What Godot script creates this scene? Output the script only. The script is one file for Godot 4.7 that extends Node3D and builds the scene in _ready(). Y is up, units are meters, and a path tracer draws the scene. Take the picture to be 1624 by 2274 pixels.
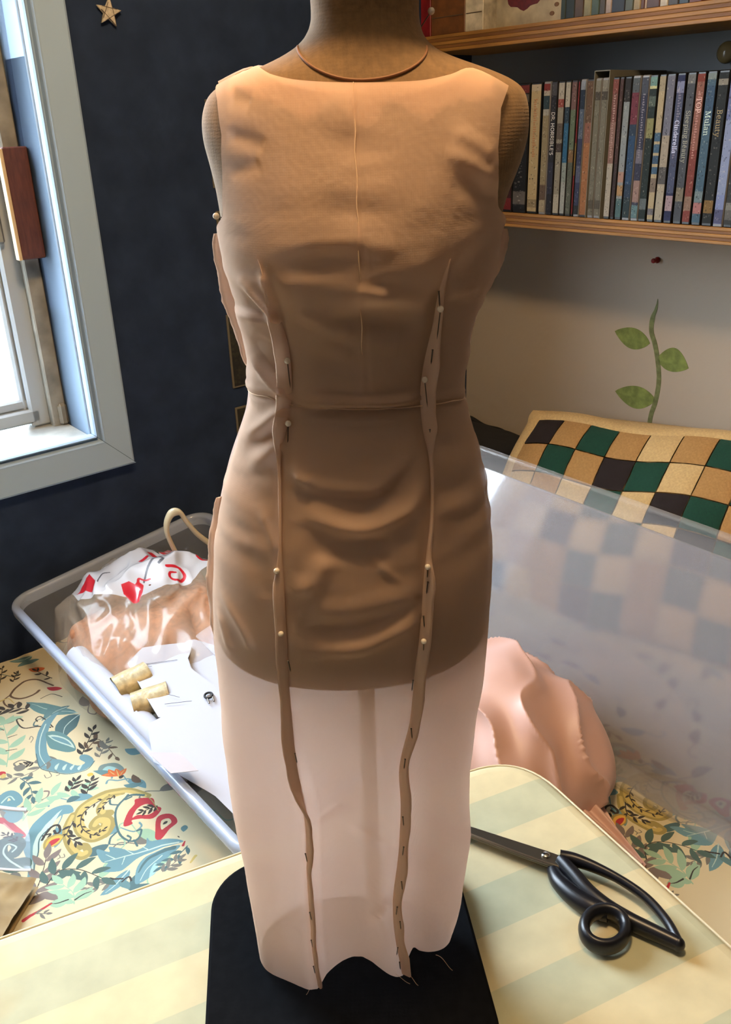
extends Node3D
# World: x right, y up, z towards the photographer, metres; the dress form stands at x = 0, z = 0.
# The room stands turned against it: room(t, h, s) has its origin in the floor corner, t along the back wall, s along the window wall.
const CORNER := Vector3(0.221, 0.0, -1.30)
const TURN := -51.0
const BED := 0.62      # top of the bedspread
const BOARD := 0.75    # top of the ironing board
var M := {}
var taken := {}
var weave_tex: ImageTexture
var grain_tex: ImageTexture
var blotch_tex: ImageTexture


func _ready() -> void:
	# ---- camera
	var cam := Camera3D.new()
	cam.name = "camera"
	cam.position = Vector3(0, 1.35, 0.47)
	cam.rotation_degrees = Vector3(-24.3, 0, -2.0)
	cam.fov = rad_to_deg(2.0 * atan(1137.0 / 1930.0))
	cam.near = 0.02
	cam.far = 100.0
	add_child(cam)
	cam.current = true
	# ---- sky, exposure
	var env := Environment.new()
	var sky := Sky.new()
	var air := ProceduralSkyMaterial.new()
	air.sky_top_color = Color(0.86, 0.93, 1.0)
	air.sky_horizon_color = Color(0.95, 0.98, 1.0)
	air.ground_horizon_color = Color(0.82, 0.86, 0.88)
	air.ground_bottom_color = Color(0.66, 0.70, 0.70)
	air.sky_energy_multiplier = 4.5
	air.ground_energy_multiplier = 3.4
	air.sun_angle_max = 0.0
	sky.sky_material = air
	env.background_mode = Environment.BG_SKY
	env.sky = sky
	env.tonemap_mode = Environment.TONE_MAPPER_LINEAR
	env.tonemap_exposure = 0.94
	env.sdfgi_enabled = true
	env.ssao_enabled = true
	env.ssil_enabled = true
	var we := WorldEnvironment.new()
	we.name = "world_environment"
	we.environment = env
	add_child(we)
	# ---- the warm ceiling lamp: its light stands in ceiling_lamp()
	make_materials()
	build_room()
	build_window()
	ceiling_lamp(Vector3(0.0, 2.22, 0.085), 1.0)
	build_bed()
	build_shelves()
	wall_things()
	patchwork_pillow()
	blankets()
	container()
	container_contents()
	plastic_lid()
	pink_fabric()
	ironing_board()
	tan_packet()
	dress_form()
	dress()
	pins()
	shears()


# ---------------------------------------------------------------- helpers
class Shape:
	var v := PackedVector3Array()
	var n := PackedVector3Array()
	var uv := PackedVector2Array()
	var k := PackedInt32Array()

	func face(p: Array, out: Vector3, uvs := []) -> void:  # flat polygon, turned so that it faces «out»
		var nn: Vector3 = (p[1] - p[0]).cross(p[2] - p[0])
		if nn.length_squared() < 1e-18:
			nn = (p[2] - p[0]).cross(p[3] - p[0]) if p.size() > 3 else out
		var flip := nn.dot(out) < 0.0
		nn = nn.normalized() * (-1.0 if flip else 1.0)
		var b := v.size()
		for i in p.size():
			v.append(p[i])
			n.append(nn)
			uv.append(uvs[i] if uvs else Vector2.ZERO)
		for i in range(1, p.size() - 1):
			if flip:
				k.append_array([b, b + i, b + i + 1])
			else:
				k.append_array([b, b + i + 1, b + i])

	func box(size: Vector3, at := Vector3.ZERO, c := 0.0, xf := Transform3D.IDENTITY) -> void:
		var h := size / 2.0
		c = minf(c, minf(h.x, minf(h.y, h.z)) * 0.9)
		var pt := func(sx: float, sy: float, sz: float, ax: int) -> Vector3:
			var q := Vector3(sx * (h.x - (0.0 if ax == 0 else c)), sy * (h.y - (0.0 if ax == 1 else c)), sz * (h.z - (0.0 if ax == 2 else c)))
			return xf * (q + at)
		var bs := xf.basis
		for s in [-1.0, 1.0]:
			face([pt.call(s, -1, -1, 0), pt.call(s, 1, -1, 0), pt.call(s, 1, 1, 0), pt.call(s, -1, 1, 0)], bs * Vector3(s, 0, 0))
			face([pt.call(-1, s, -1, 1), pt.call(1, s, -1, 1), pt.call(1, s, 1, 1), pt.call(-1, s, 1, 1)], bs * Vector3(0, s, 0))
			face([pt.call(-1, -1, s, 2), pt.call(1, -1, s, 2), pt.call(1, 1, s, 2), pt.call(-1, 1, s, 2)], bs * Vector3(0, 0, s))
		if c <= 0.0:
			return
		for a in [-1.0, 1.0]:
			for b in [-1.0, 1.0]:
				face([pt.call(a, b, -1, 0), pt.call(a, b, 1, 0), pt.call(a, b, 1, 1), pt.call(a, b, -1, 1)], bs * Vector3(a, b, 0))
				face([pt.call(a, -1, b, 0), pt.call(a, 1, b, 0), pt.call(a, 1, b, 2), pt.call(a, -1, b, 2)], bs * Vector3(a, 0, b))
				face([pt.call(-1, a, b, 1), pt.call(1, a, b, 1), pt.call(1, a, b, 2), pt.call(-1, a, b, 2)], bs * Vector3(0, a, b))
				for e in [-1.0, 1.0]:
					face([pt.call(a, b, e, 0), pt.call(a, b, e, 1), pt.call(a, b, e, 2)], bs * Vector3(a, b, e))

	func rings(rows: Array, close_around := true, cap_first := false, cap_last := false) -> void:  # smooth skin over rows of points
		var b := v.size()
		var m: int = rows[0].size()
		for j in rows.size():
			for i in m:
				v.append(rows[j][i])
				uv.append(Vector2(float(i) / (m if close_around else m - 1), float(j) / maxf(rows.size() - 1, 1)))
		var acc := PackedVector3Array()
		acc.resize(rows.size() * m)
		for j in rows.size() - 1:
			for i in (m if close_around else m - 1):
				var i2 := (i + 1) % m
				var q := [j * m + i, j * m + i2, (j + 1) * m + i2, (j + 1) * m + i]
				var nn: Vector3 = (v[b + q[2]] - v[b + q[0]]).cross(v[b + q[3]] - v[b + q[1]])
				for z in q:
					acc[z] += nn
				k.append_array([b + q[0], b + q[2], b + q[1], b + q[0], b + q[3], b + q[2]])
		for z in acc.size():
			n.append(acc[z].normalized() if acc[z].length_squared() > 0.0 else Vector3.UP)
		for e in [[cap_first, 0], [cap_last, rows.size() - 1]]:
			if e[0]:
				var mid := Vector3.ZERO
				for p in rows[e[1]]:
					mid += p
				mid /= m
				var far := Vector3.ZERO
				var other: int = 1 if e[1] == 0 else rows.size() - 2
				for p in rows[other]:
					far += p
				far /= m
				for i in m:
					face([mid, rows[e[1]][i], rows[e[1]][(i + 1) % m]], mid - far)

	func tube(p: Array, r: Variant, sides := 10, closed := false, squash := Vector3.ONE) -> void:
		var rows := []
		var cnt := p.size()
		var up := Vector3(0.13, 0.97, 0.21).normalized()
		for i in cnt:
			var a: Vector3 = p[(i - 1 + cnt) % cnt] if closed or i > 0 else p[i]
			var c: Vector3 = p[(i + 1) % cnt] if closed or i < cnt - 1 else p[i]
			var t := (c - a).normalized()
			if absf(t.dot(up)) > 0.98:
				up = Vector3(0.8, 0.1, 0.6).normalized()
			var x := up.cross(t).normalized()
			var y := t.cross(x).normalized()
			up = y
			var rr: float = r[i] if r is Array else r
			var row := []
			for q in sides:
				var g := TAU * q / sides
				row.append(p[i] + (x * cos(g) + y * sin(g)) * rr * squash)
			rows.append(row)
		if closed:
			rows.append(rows[0])
		rings(rows, true, not closed, not closed)

	func lathe(profile: Array, sides := 24, xf := Transform3D.IDENTITY) -> void:  # [radius, height] pairs from the bottom up
		var rows := []
		for p in profile:
			var row := []
			for q in sides:
				var g := -TAU * q / sides
				row.append(xf * Vector3(p[0] * cos(g), p[1], p[0] * sin(g)))
			rows.append(row)
		rings(rows, true, profile[0][0] > 1e-5, profile[-1][0] > 1e-5)

	func ball(at: Vector3, r: float, sides := 14, squash := Vector3.ONE) -> void:
		var rows := []
		for j in 9:
			var a := PI * j / 8.0 - PI / 2.0
			var row := []
			for q in sides:
				var g := -TAU * q / sides
				row.append(at + Vector3(cos(a) * cos(g), sin(a), cos(a) * sin(g)) * r * squash)
			rows.append(row)
		rings(rows)

	func slab(outline: PackedVector2Array, prof: Array, xf := Transform3D.IDENTITY, uv_scale := 0.0) -> void:
		# a plate over an outline in (x, z); prof lists [inset, height] from the bottom face over the edge to the top face
		var m := outline.size()
		var area := 0.0
		for i in m:
			area += outline[i].cross(outline[(i + 1) % m])
		var poly := outline.duplicate()
		if area > 0.0:
			poly.reverse()
		var nor := PackedVector2Array()
		for i in m:
			var a := (poly[i] - poly[(i - 1 + m) % m]).normalized()
			var c := (poly[(i + 1) % m] - poly[i]).normalized()
			var t := (a + c).normalized()
			nor.append(Vector2(t.y, -t.x) / maxf(0.4, t.dot(a)))
		var rows := []
		for p in prof:
			var row := []
			for i in m:
				var q: Vector2 = poly[i] + nor[i] * p[0]
				row.append(xf * Vector3(q.x, p[1], q.y))
			rows.append(row)
		rings(rows)
		var tris := Geometry2D.triangulate_polygon(poly)
		for e in [[rows[0], -1.0], [rows[-1], 1.0]]:
			for i in range(0, tris.size(), 3):
				var pp := [e[0][tris[i]], e[0][tris[i + 1]], e[0][tris[i + 2]]]
				var uu := [poly[tris[i]] * uv_scale, poly[tris[i + 1]] * uv_scale, poly[tris[i + 2]] * uv_scale]
				face(pp, xf.basis * Vector3(0, e[1], 0), uu)

	func mesh() -> ArrayMesh:
		var a := []
		a.resize(Mesh.ARRAY_MAX)
		a[Mesh.ARRAY_VERTEX] = v
		a[Mesh.ARRAY_NORMAL] = n
		a[Mesh.ARRAY_TEX_UV] = uv
		a[Mesh.ARRAY_INDEX] = k
		var m := ArrayMesh.new()
		m.add_surface_from_arrays(Mesh.PRIMITIVE_TRIANGLES, a)
		return m


func room(t: float, h: float, s: float) -> Vector3:
	return CORNER + Vector3(0, h, 0) + Basis(Vector3.UP, deg_to_rad(TURN)) * Vector3(t, 0, s)


func numbered(called: String) -> String:
	if not taken.has(called):
		taken[called] = 0
		return called
	taken[called] += 1
	return "%s_%03d" % [called, taken[called]]


func tag(o: Node, label: String, category: String, group := "", kind := "") -> Node:
	o.set_meta("label", label)
	o.set_meta("category", category)
	if group:
		o.set_meta("group", group)
	if kind:
		o.set_meta("kind", kind)
	return o


func thing(called: String, label: String, category: String, at := Vector3.ZERO, turn := 0.0, group := "") -> Node3D:
	var o := Node3D.new()
	o.name = numbered(called)
	o.position = at
	o.rotation_degrees.y = turn
	tag(o, label, category, group)
	add_child(o)
	return o


func part(called: String, shape: Variant, mat: Material, parent: Node = null, label := "") -> MeshInstance3D:
	var o := MeshInstance3D.new()
	o.mesh = shape.mesh() if shape is Shape else shape
	o.material_override = mat
	if parent == null or parent == self:
		o.name = numbered(called)
		add_child(o)
	else:
		o.name = called
		parent.add_child(o, true)
	if label:
		o.set_meta("label", label)
	return o


func struct(called: String, shape: Variant, mat: Material, parent: Node = null) -> MeshInstance3D:
	var o := part(called, shape, mat, parent)
	if parent == null:
		o.set_meta("kind", "structure")
	return o


func in_room(o: Node3D) -> Node3D:
	o.position = CORNER
	o.rotation_degrees.y = TURN
	return o


func pairs(f: Array) -> PackedVector2Array:
	var p := PackedVector2Array()
	for i in range(0, f.size(), 2):
		p.append(Vector2(f[i], f[i + 1]))
	return p


func smooth2(p: PackedVector2Array, steps: int, closed := false) -> PackedVector2Array:  # Catmull-Rom through the points
	var o := PackedVector2Array()
	var m := p.size()
	for i in (m if closed else m - 1):
		var a := p[(i - 1 + m) % m] if closed or i > 0 else p[0]
		var b := p[i]
		var c := p[(i + 1) % m]
		var d := p[(i + 2) % m] if closed or i < m - 2 else p[m - 1]
		for q in steps:
			o.append(b.cubic_interpolate(c, a, d, float(q) / steps))
	if not closed:
		o.append(p[m - 1])
	return o


func look(p: PackedVector2Array, x: float) -> float:  # y at x on a line of points sorted by x
	if x <= p[0].x:
		return p[0].y
	for i in p.size() - 1:
		if x <= p[i + 1].x:
			return lerpf(p[i].y, p[i + 1].y, (x - p[i].x) / maxf(p[i + 1].x - p[i].x, 1e-9))
	return p[-1].y


func noise(freq: float, seed_: int, octaves := 3, ridged := false) -> FastNoiseLite:
	var f := FastNoiseLite.new()
	f.noise_type = FastNoiseLite.TYPE_SIMPLEX_SMOOTH
	f.frequency = freq
	f.seed = seed_
	f.fractal_type = FastNoiseLite.FRACTAL_RIDGED if ridged else FastNoiseLite.FRACTAL_FBM
	f.fractal_octaves = octaves
	return f


func grid(nu: int, nv: int, f: Callable, wrap := false) -> Shape:  # smooth sheet f(u, v); it faces du x dv
	var s := Shape.new()
	var rows := []
	for j in nv + 1:
		var row := []
		for i in (nu if wrap else nu + 1):
			row.append(f.call(float(i) / nu, float(j) / nv))
		rows.append(row)
	s.rings(rows, wrap)
	return s


# ---------------------------------------------------------------- materials
func mat(key: String, color: Color, rough := 0.7, o := {}) -> StandardMaterial3D:
	if M.has(key):
		return M[key]
	var m := StandardMaterial3D.new()
	m.resource_name = key
	m.albedo_color = color
	m.roughness = rough
	m.metallic_specular = o.get("spec", 0.5)
	m.metallic = o.get("metal", 0.0)
	if color.a < 1.0:
		m.transparency = BaseMaterial3D.TRANSPARENCY_ALPHA
	if o.has("coat"):
		m.clearcoat_enabled = true
		m.clearcoat = o.coat
		m.clearcoat_roughness = o.get("coat_rough", 0.1)
	if o.has("sheen"):
		m.rim_enabled = true
		m.rim = o.sheen
		m.rim_tint = 0.6
	if o.has("bump"):  # [texture, repeats per metre, height in cm]
		m.heightmap_enabled = true
		m.heightmap_texture = o.bump[0]
		m.heightmap_scale = o.bump[2]
	if o.has("tex"):
		m.albedo_texture = o.tex
	if o.has("bump") or o.has("scale"):
		m.uv1_triplanar = true
		var k: float = o.get("scale", o.bump[1] if o.has("bump") else 1.0)
		m.uv1_scale = Vector3(k, k, k)
	if o.has("stretch"):
		m.uv1_scale *= o.stretch
	if o.has("back"):
		m.backlight_enabled = true
		m.backlight = o.back
	if o.has("refract"):
		m.refraction_enabled = true
		m.refraction_scale = o.refract
	if o.has("glow"):
		m.emission_enabled = true
		m.emission = color
		m.emission_energy_multiplier = o.glow
	M[key] = m
	return m


func tone(img: Image, lo: float, hi: float) -> ImageTexture:  # a grey noise picture stretched between two tones
	var w := img.get_width()
	var h := img.get_height()
	var d := Image.create(w, h, false, Image.FORMAT_RGB8)
	for y in h:
		for x in w:
			var g := lerpf(lo, hi, img.get_pixel(x, y).r)
			d.set_pixel(x, y, Color(g, g, g))
	return ImageTexture.create_from_image(d)


func make_materials() -> void:
	var wv := Image.create(64, 64, false, Image.FORMAT_RGB8)
	var rng := RandomNumberGenerator.new()
	rng.seed = 4
	for y in 64:
		for x in 64:
			var over := (x / 4 + y / 4) % 2 == 0
			var g := 0.5 + 0.5 * (sin(PI * ((x % 4) + 0.5) / 4.0) if over else sin(PI * ((y % 4) + 0.5) / 4.0))
			g *= rng.randf_range(0.7, 1.0)
			wv.set_pixel(x, y, Color(g, g, g))
	weave_tex = ImageTexture.create_from_image(wv)
	grain_tex = tone(noise(0.02, 5, 4).get_seamless_image(256, 256), 0.82, 1.0)
	blotch_tex = tone(noise(0.012, 9, 5).get_seamless_image(256, 256), 0.75, 1.0)
	var rough_wall := ImageTexture.create_from_image(noise(0.05, 3, 4).get_seamless_image(256, 256))
	M.rough_wall = null
	mat("navy_paint", Color(0.175, 0.225, 0.320), 0.85, {"tex": grain_tex, "bump": [rough_wall, 2.5, 0.08], "spec": 0.25})
	mat("light_paint", Color(0.66, 0.61, 0.55), 0.85, {"bump": [rough_wall, 2.5, 0.06]})
	mat("room_paint", Color(0.40, 0.41, 0.44), 0.9)
	mat("ceiling_paint", Color(0.76, 0.75, 0.73), 0.9)
	mat("floor_wood", Color(0.42, 0.30, 0.20), 0.5, {"tex": blotch_tex, "scale": 1.5, "stretch": Vector3(1, 1, 6)})
	mat("trim_paint", Color(0.62, 0.705, 0.79), 0.8, {"spec": 0.2})
	mat("sash_paint", Color(0.66, 0.69, 0.71), 0.45)
	mat("stop_paint", Color(0.62, 0.60, 0.55), 0.6, {"tex": blotch_tex, "scale": 6.0})
	mat("pane", Color(1, 1, 1, 0.03), 0.02)
	mat("block_wood", Color(0.40, 0.22, 0.16), 0.5, {"tex": blotch_tex, "scale": 8.0, "stretch": Vector3(6, 1, 6)})
	mat("block_edge", Color(0.80, 0.68, 0.50), 0.5)
	mat("ply_light", Color(0.64, 0.45, 0.20), 0.55, {"tex": blotch_tex, "scale": 5.0, "stretch": Vector3(0.4, 6, 4)})
	mat("ply_dark", Color(0.48, 0.31, 0.13), 0.6, {"tex": blotch_tex, "scale": 6.0, "stretch": Vector3(0.4, 6, 4)})
	mat("form_jersey", Color(0.54, 0.41, 0.26), 0.9, {"tex": grain_tex, "bump": [weave_tex, 40.0, 0.03], "sheen": 0.5})
	mat("form_cord", Color(0.55, 0.38, 0.25), 0.8)
	mat("dress_cloth", Color(0.90, 0.76, 0.64, 0.85), 0.85, {"bump": [weave_tex, 60.0, 0.012], "sheen": 0.2, "back": Color(0.92, 0.83, 0.77)})
	mat("dress_fold", Color(0.90, 0.77, 0.66, 0.95), 0.85, {"bump": [weave_tex, 60.0, 0.012], "sheen": 0.2, "back": Color(0.70, 0.63, 0.58)})
	mat("dress_thread", Color(0.88, 0.74, 0.60), 0.8)
	mat("base_black", Color(0.085, 0.09, 0.10), 0.95, {"tex": grain_tex, "bump": [weave_tex, 18.0, 0.02], "spec": 0.12})
	mat("pin_head", Color(0.93, 0.88, 0.80), 0.25, {"coat": 0.6})
	mat("pin_steel", Color(0.42, 0.38, 0.34), 0.3, {"metal": 0.9})
	mat("blade_steel", Color(0.50, 0.48, 0.44), 0.32, {"metal": 0.95})
	mat("handle_plastic", Color(0.045, 0.05, 0.075), 0.35, {"spec": 0.5})
	mat("clear_plastic", Color(0.80, 0.84, 0.90, 0.20), 0.4, {"coat": 1.0, "coat_rough": 0.12})
	mat("rim_plastic", Color(0.72, 0.77, 0.86, 0.55), 0.35, {"coat": 1.0, "coat_rough": 0.1})
	mat("lid_plastic", Color(0.80, 0.79, 0.81, 0.25), 0.20, {"refract": 0.02, "coat": 1.0, "coat_rough": 0.05})
	mat("paper", Color(0.66, 0.66, 0.69), 0.8, {"back": Color(0.4, 0.4, 0.4)})
	mat("tissue", Color(0.70, 0.67, 0.68), 0.85, {"back": Color(0.6, 0.6, 0.6)})
	mat("pencil", Color(0.35, 0.34, 0.38), 0.8)
	mat("tan_cloth", Color(0.68, 0.43, 0.27), 0.85, {"tex": blotch_tex, "bump": [weave_tex, 30.0, 0.03]})
	mat("pink_satin", Color(0.75, 0.60, 0.545), 0.45, {"sheen": 0.4, "bump": [weave_tex, 60.0, 0.01]})
	mat("gold_brocade", Color(0.74, 0.66, 0.48), 0.45, {"tex": blotch_tex, "bump": [blotch_tex, 30.0, 0.2], "metal": 0.15})
	mat("gold_inside", Color(0.55, 0.42, 0.28), 0.8)
	mat("kraft", Color(0.66, 0.56, 0.38), 0.75, {"tex": blotch_tex, "scale": 6.0})
	mat("film", Color(0.9, 0.92, 0.98, 0.16), 0.3, {"coat": 1.0, "coat_rough": 0.08})
	mat("dark_felt", Color(0.10, 0.105, 0.12), 0.95, {"bump": [weave_tex, 20.0, 0.05]})
	mat("piping_black", Color(0.03, 0.03, 0.035), 0.7)
	mat("brown_blanket", Color(0.30, 0.23, 0.17), 0.95, {"bump": [weave_tex, 20.0, 0.05]})
	mat("mattress", Color(0.80, 0.78, 0.74), 0.9)
	mat("metal_grey", Color(0.55, 0.56, 0.57), 0.4, {"metal": 0.7})
	mat("lamp_base", Color(0.85, 0.84, 0.80), 0.4)
	mat("vine_stem", Color(0.47, 0.50, 0.32), 0.85, {"tex": blotch_tex, "scale": 20.0})
	mat("vine_leaf", Color(0.50, 0.56, 0.29), 0.85, {"tex": blotch_tex, "scale": 14.0})
	mat("star_wood", Color(0.80, 0.75, 0.66), 0.85, {"tex": grain_tex, "scale": 30.0})
	mat("star_line", Color(0.35, 0.30, 0.25), 0.8)
	mat("tack_red", Color(0.45, 0.05, 0.04), 0.3)
	mat("amber_glass", Color(0.42, 0.36, 0.24), 0.15, {"coat": 0.5})
	mat("case_black", Color(0.06, 0.06, 0.065), 0.35)
	mat("case_grey", Color(0.45, 0.45, 0.46), 0.35)
	mat("pages", Color(0.82, 0.77, 0.66), 0.9, {"tex": grain_tex, "scale": 30.0, "stretch": Vector3(8, 0.3, 8)})


# ---------------------------------------------------------------- room shell
func build_room() -> void:
	var w := Shape.new()
	w.box(Vector3(3.24, 1.19, 0.12), Vector3(1.50, 0.595, -0.06))
	var wb: Node3D = in_room(struct("wall_back", w, M.light_paint))
	w = Shape.new()
	w.box(Vector3(3.24, 1.03, 0.12), Vector3(1.50, 1.705, -0.06))
	part("upper_wall", w, mat("slate_paint", Color(0.44, 0.45, 0.46), 0.85), wb, "dark slate upper part of the wall")
	w = Shape.new()
	w.box(Vector3(0.14, 2.22, 0.818), Vector3(-0.07, 1.11, 0.409))
	w.box(Vector3(0.14, 2.22, 0.62), Vector3(-0.07, 1.11, 1.79))
	w.box(Vector3(0.14, 0.915, 0.662), Vector3(-0.07, 0.4575, 1.149))
	w.box(Vector3(0.14, 0.27, 0.662), Vector3(-0.07, 2.085, 1.149))
	in_room(struct("wall_left", w, M.navy_paint))
	w = Shape.new()
	w.box(Vector3(0.12, 2.22, 2.34), Vector3(3.06, 1.11, 1.05))
	in_room(struct("wall_right", w, M.room_paint))
	w = Shape.new()
	w.box(Vector3(3.24, 2.22, 0.12), Vector3(1.50, 1.11, 2.16))
	in_room(struct("wall_front", w, M.room_paint))
	w = Shape.new()
	w.box(Vector3(3.4, 0.1, 2.5), Vector3(1.5, -0.05, 1.05))
	in_room(struct("floor", w, M.floor_wood))
	w = Shape.new()
	w.box(Vector3(3.4, 0.12, 2.5), Vector3(1.5, 2.28, 1.05))
	in_room(struct("ceiling", w, M.ceiling_paint))


func trim_board(a: Vector3, b: Vector3, along: Vector3, width: float, miter_a: float, miter_b: float) -> Shape:
	# a flat casing board with a beaded inner edge; a and b are the inner corners on the wall plane, «along» points outwards in the plane
	var s := Shape.new()
	var out := Vector3(1, 0, 0)
	var dir := (b - a).normalized()
	a += dir * 0.0004  # the mitred joint stands open by a hair
	b -= dir * 0.0004
	var prof := [[0.0, 0.0], [0.0, 0.006], [0.001, 0.011], [0.003, 0.014], [0.005, 0.012], [0.006, 0.007], [0.0078, 0.0055], [0.0092, 0.007], [0.0105, 0.0145], [0.0125, 0.0178], [0.0150, 0.0172], [width - 0.004, 0.0165], [width - 0.001, 0.0145], [width, 0.011], [width, 0.0]]
	var pa := []
	var pb := []
	for p in prof:
		pa.append(a + along * p[0] + out * p[1] - dir * p[0] * miter_a)
		pb.append(b + along * p[0] + out * p[1] + dir * p[0] * miter_b)
	for i in prof.size() - 1:
		var e: Vector3 = pa[i + 1] - pa[i]
		var nn := e.cross(dir)
		if nn.dot(out * 0.3 + along * (0.0 if i > 6 else -0.2)) < 0.0:
			nn = -nn
		if i == prof.size() - 2:
			nn = along
		if i == 0:
			nn = -along
		s.face([pa[i], pa[i + 1], pb[i + 1], pb[i]], nn)
	return s


func build_window() -> void:
	var s0 := 0.818
	var s1 := 1.48
	var h0 := 0.925
	var h1 := 1.95
	var win: Node3D = Node3D.new()
	win.name = "window_1"
	win.set_meta("kind", "structure")
	add_child(win)
	in_room(win)
	var i0 := s0 - 0.003
	var i1 := s1 + 0.003
	var g0 := h0 + 0.004
	var g1 := h1 + 0.006
	part("side_casing", trim_board(Vector3(0, g0, i0), Vector3(0, g1, i0), Vector3(0, 0, -1), 0.057, 1.0, 1.0), M.trim_paint, win)
	part("side_casing", trim_board(Vector3(0, g0, i1), Vector3(0, g1, i1), Vector3(0, 0, 1), 0.057, 1.0, 1.0), M.trim_paint, win)
	part("bottom_casing", trim_board(Vector3(0, g0, i0), Vector3(0, g0, i1), Vector3(0, -1, 0), 0.060, 1.0, 1.0), M.trim_paint, win)
	part("top_casing", trim_board(Vector3(0, g1, i0), Vector3(0, g1, i1), Vector3(0, 1, 0), 0.057, 1.0, 1.0), M.trim_paint, win)
	var s := Shape.new()  # jamb lining, 14 cm deep
	for e in [s0 - 0.003, s1 + 0.003]:
		s.box(Vector3(0.145, h1 - h0 + 0.01, 0.006), Vector3(-0.0715, (h0 + h1) / 2, e), 0.001)
	part("jamb", s, M.trim_paint, win)
	s = Shape.new()
	s.box(Vector3(0.145, 0.006, s1 - s0), Vector3(-0.0715, h1 + 0.003, (s0 + s1) / 2), 0.001)
	part("head_lining", s, M.trim_paint, win)
	s = Shape.new()
	s.box(Vector3(0.165, 0.012, s1 - s0), Vector3(-0.0815, h0 - 0.003, (s0 + s1) / 2), 0.002)
	part("sill", s, mat("sill_paint", Color(0.70, 0.70, 0.67), 0.4, {"tex": blotch_tex, "scale": 5.0}), win)
	s = Shape.new()  # inner stops with flaking cream paint
	for e in [s0 + 0.012, s1 - 0.012]:
		s.box(Vector3(0.016, h1 - h0, 0.024), Vector3(-0.085, (h0 + h1) / 2, e), 0.002)
	part("inner_stop", s, M.stop_paint, win)
	s = Shape.new()
	s.box(Vector3(0.018, 0.035, 0.014), Vector3(-0.080, h0 + 0.020, s0 + 0.007), 0.004)
	part("putty_lump", s, M.stop_paint, win)
	s = Shape.new()  # sash stiles and rails
	for e in [s0 + 0.034, s1 - 0.034]:
		s.box(Vector3(0.030, h1 - h0 - 0.005, 0.034), Vector3(-0.108, (h0 + h1) / 2, e), 0.004)
		s.box(Vector3(0.012, h1 - h0 - 0.03, 0.010), Vector3(-0.107, (h0 + h1) / 2, e + (0.021 if e < 1.2 else -0.021)), 0.004)
	part("sash_stile", s, M.sash_paint, win)
	s = Shape.new()
	s.box(Vector3(0.030, 0.022, s1 - s0 - 0.07), Vector3(-0.108, h0 + 0.021, (s0 + s1) / 2), 0.003)
	s.box(Vector3(0.020, 0.016, s1 - s0 - 0.07), Vector3(-0.112, h0 + 0.040, (s0 + s1) / 2), 0.003)
	part("sash_rail", s, M.sash_paint, win)
	s = Shape.new()
	s.box(Vector3(0.030, 0.05, s1 - s0 - 0.07), Vector3(-0.108, h1 - 0.03, (s0 + s1) / 2), 0.003)
	part("sash_rail", s, M.sash_paint, win)
	s = Shape.new()
	s.box(Vector3(0.014, 0.060, 0.020), Vector3(-0.087, 1.235, s0 + 0.052), 0.003)
	part("catch", s, M.metal_grey, win)
	s = Shape.new()
	s.box(Vector3(0.003, h1 - h0 - 0.06, s1 - s0 - 0.09), Vector3(-0.115, (h0 + h1) / 2, (s0 + s1) / 2))
	part("pane", s, M.pane, win)
	var b := thing("wooden_block", "reddish brown wooden block fixed to the window jamb beside the sash", "wooden block", room(-0.050, 1.258, s0 + 0.0185), TURN)
	s = Shape.new()
	s.box(Vector3(0.014, 0.147, 0.034), Vector3.ZERO, 0.0015)
	part("block", s, M.block_wood, b)
	s = Shape.new()
	s.box(Vector3(0.013, 0.145, 0.005), Vector3(0.0004, -0.001, 0.0190), 0.0006)  # thin cream strip along the sash side of the block
	part("pale_edge", s, M.block_edge, b, "pale edge of the block")


func ceiling_lamp(at: Vector3, power: float) -> void:
	var o := thing("ceiling_lamp", "round frosted ceiling lamp with a warm glow above the ironing board", "lamp", at)
	var s := Shape.new()
	s.lathe([[0.0, -0.03], [0.12, -0.03], [0.125, -0.026], [0.125, -0.004], [0.12, 0.0], [0.0, 0.0]], 40)
	part("base_plate", s, M.lamp_base, o)
	s = Shape.new()
	s.lathe([[0.0, -0.125], [0.03, -0.124], [0.06, -0.118], [0.085, -0.106], [0.104, -0.085], [0.113, -0.06], [0.112, -0.031]], 40)
	part("glass_dome", s, mat("lamp_glow", Color(1.0, 0.72, 0.42), 0.5, {"glow": 1.5}), o)
	var l := OmniLight3D.new()
	l.name = "lamp_light"
	l.position = Vector3(0, -0.078, 0)
	l.light_color = Color(1.0, 0.85, 0.65)
	l.light_energy = 1.35 * power
	l.light_size = 0.09
	l.omni_range = 8.0
	l.omni_attenuation = 2.0
	l.shadow_enabled = true
	o.add_child(l)


# ---------------------------------------------------------------- printed bedspread
const INK := {"cream": Color(0.77, 0.72, 0.585), "blue": Color(0.38, 0.52, 0.55), "teal": Color(0.34, 0.48, 0.48), "teal2": Color(0.33, 0.46, 0.47), "dteal": Color(0.27, 0.38, 0.39), "pale": Color(0.66, 0.73, 0.69), "pteal": Color(0.55, 0.69, 0.68), "grayteal": Color(0.42, 0.49, 0.47), "mint": Color(0.55, 0.67, 0.56), "yellow": Color(0.71, 0.63, 0.37), "yellow2": Color(0.82, 0.62, 0.26), "gold": Color(0.58, 0.52, 0.30), "orange": Color(0.73, 0.36, 0.16), "red": Color(0.64, 0.17, 0.20), "pink": Color(0.82, 0.48, 0.46), "gray": Color(0.42, 0.41, 0.38), "taupe": Color(0.45, 0.40, 0.38), "brown": Color(0.36, 0.28, 0.21), "dgreen": Color(0.27, 0.36, 0.33), "dark": Color(0.19, 0.17, 0.15)}
var ink_img: Image
var ink_k := 1.0


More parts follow.
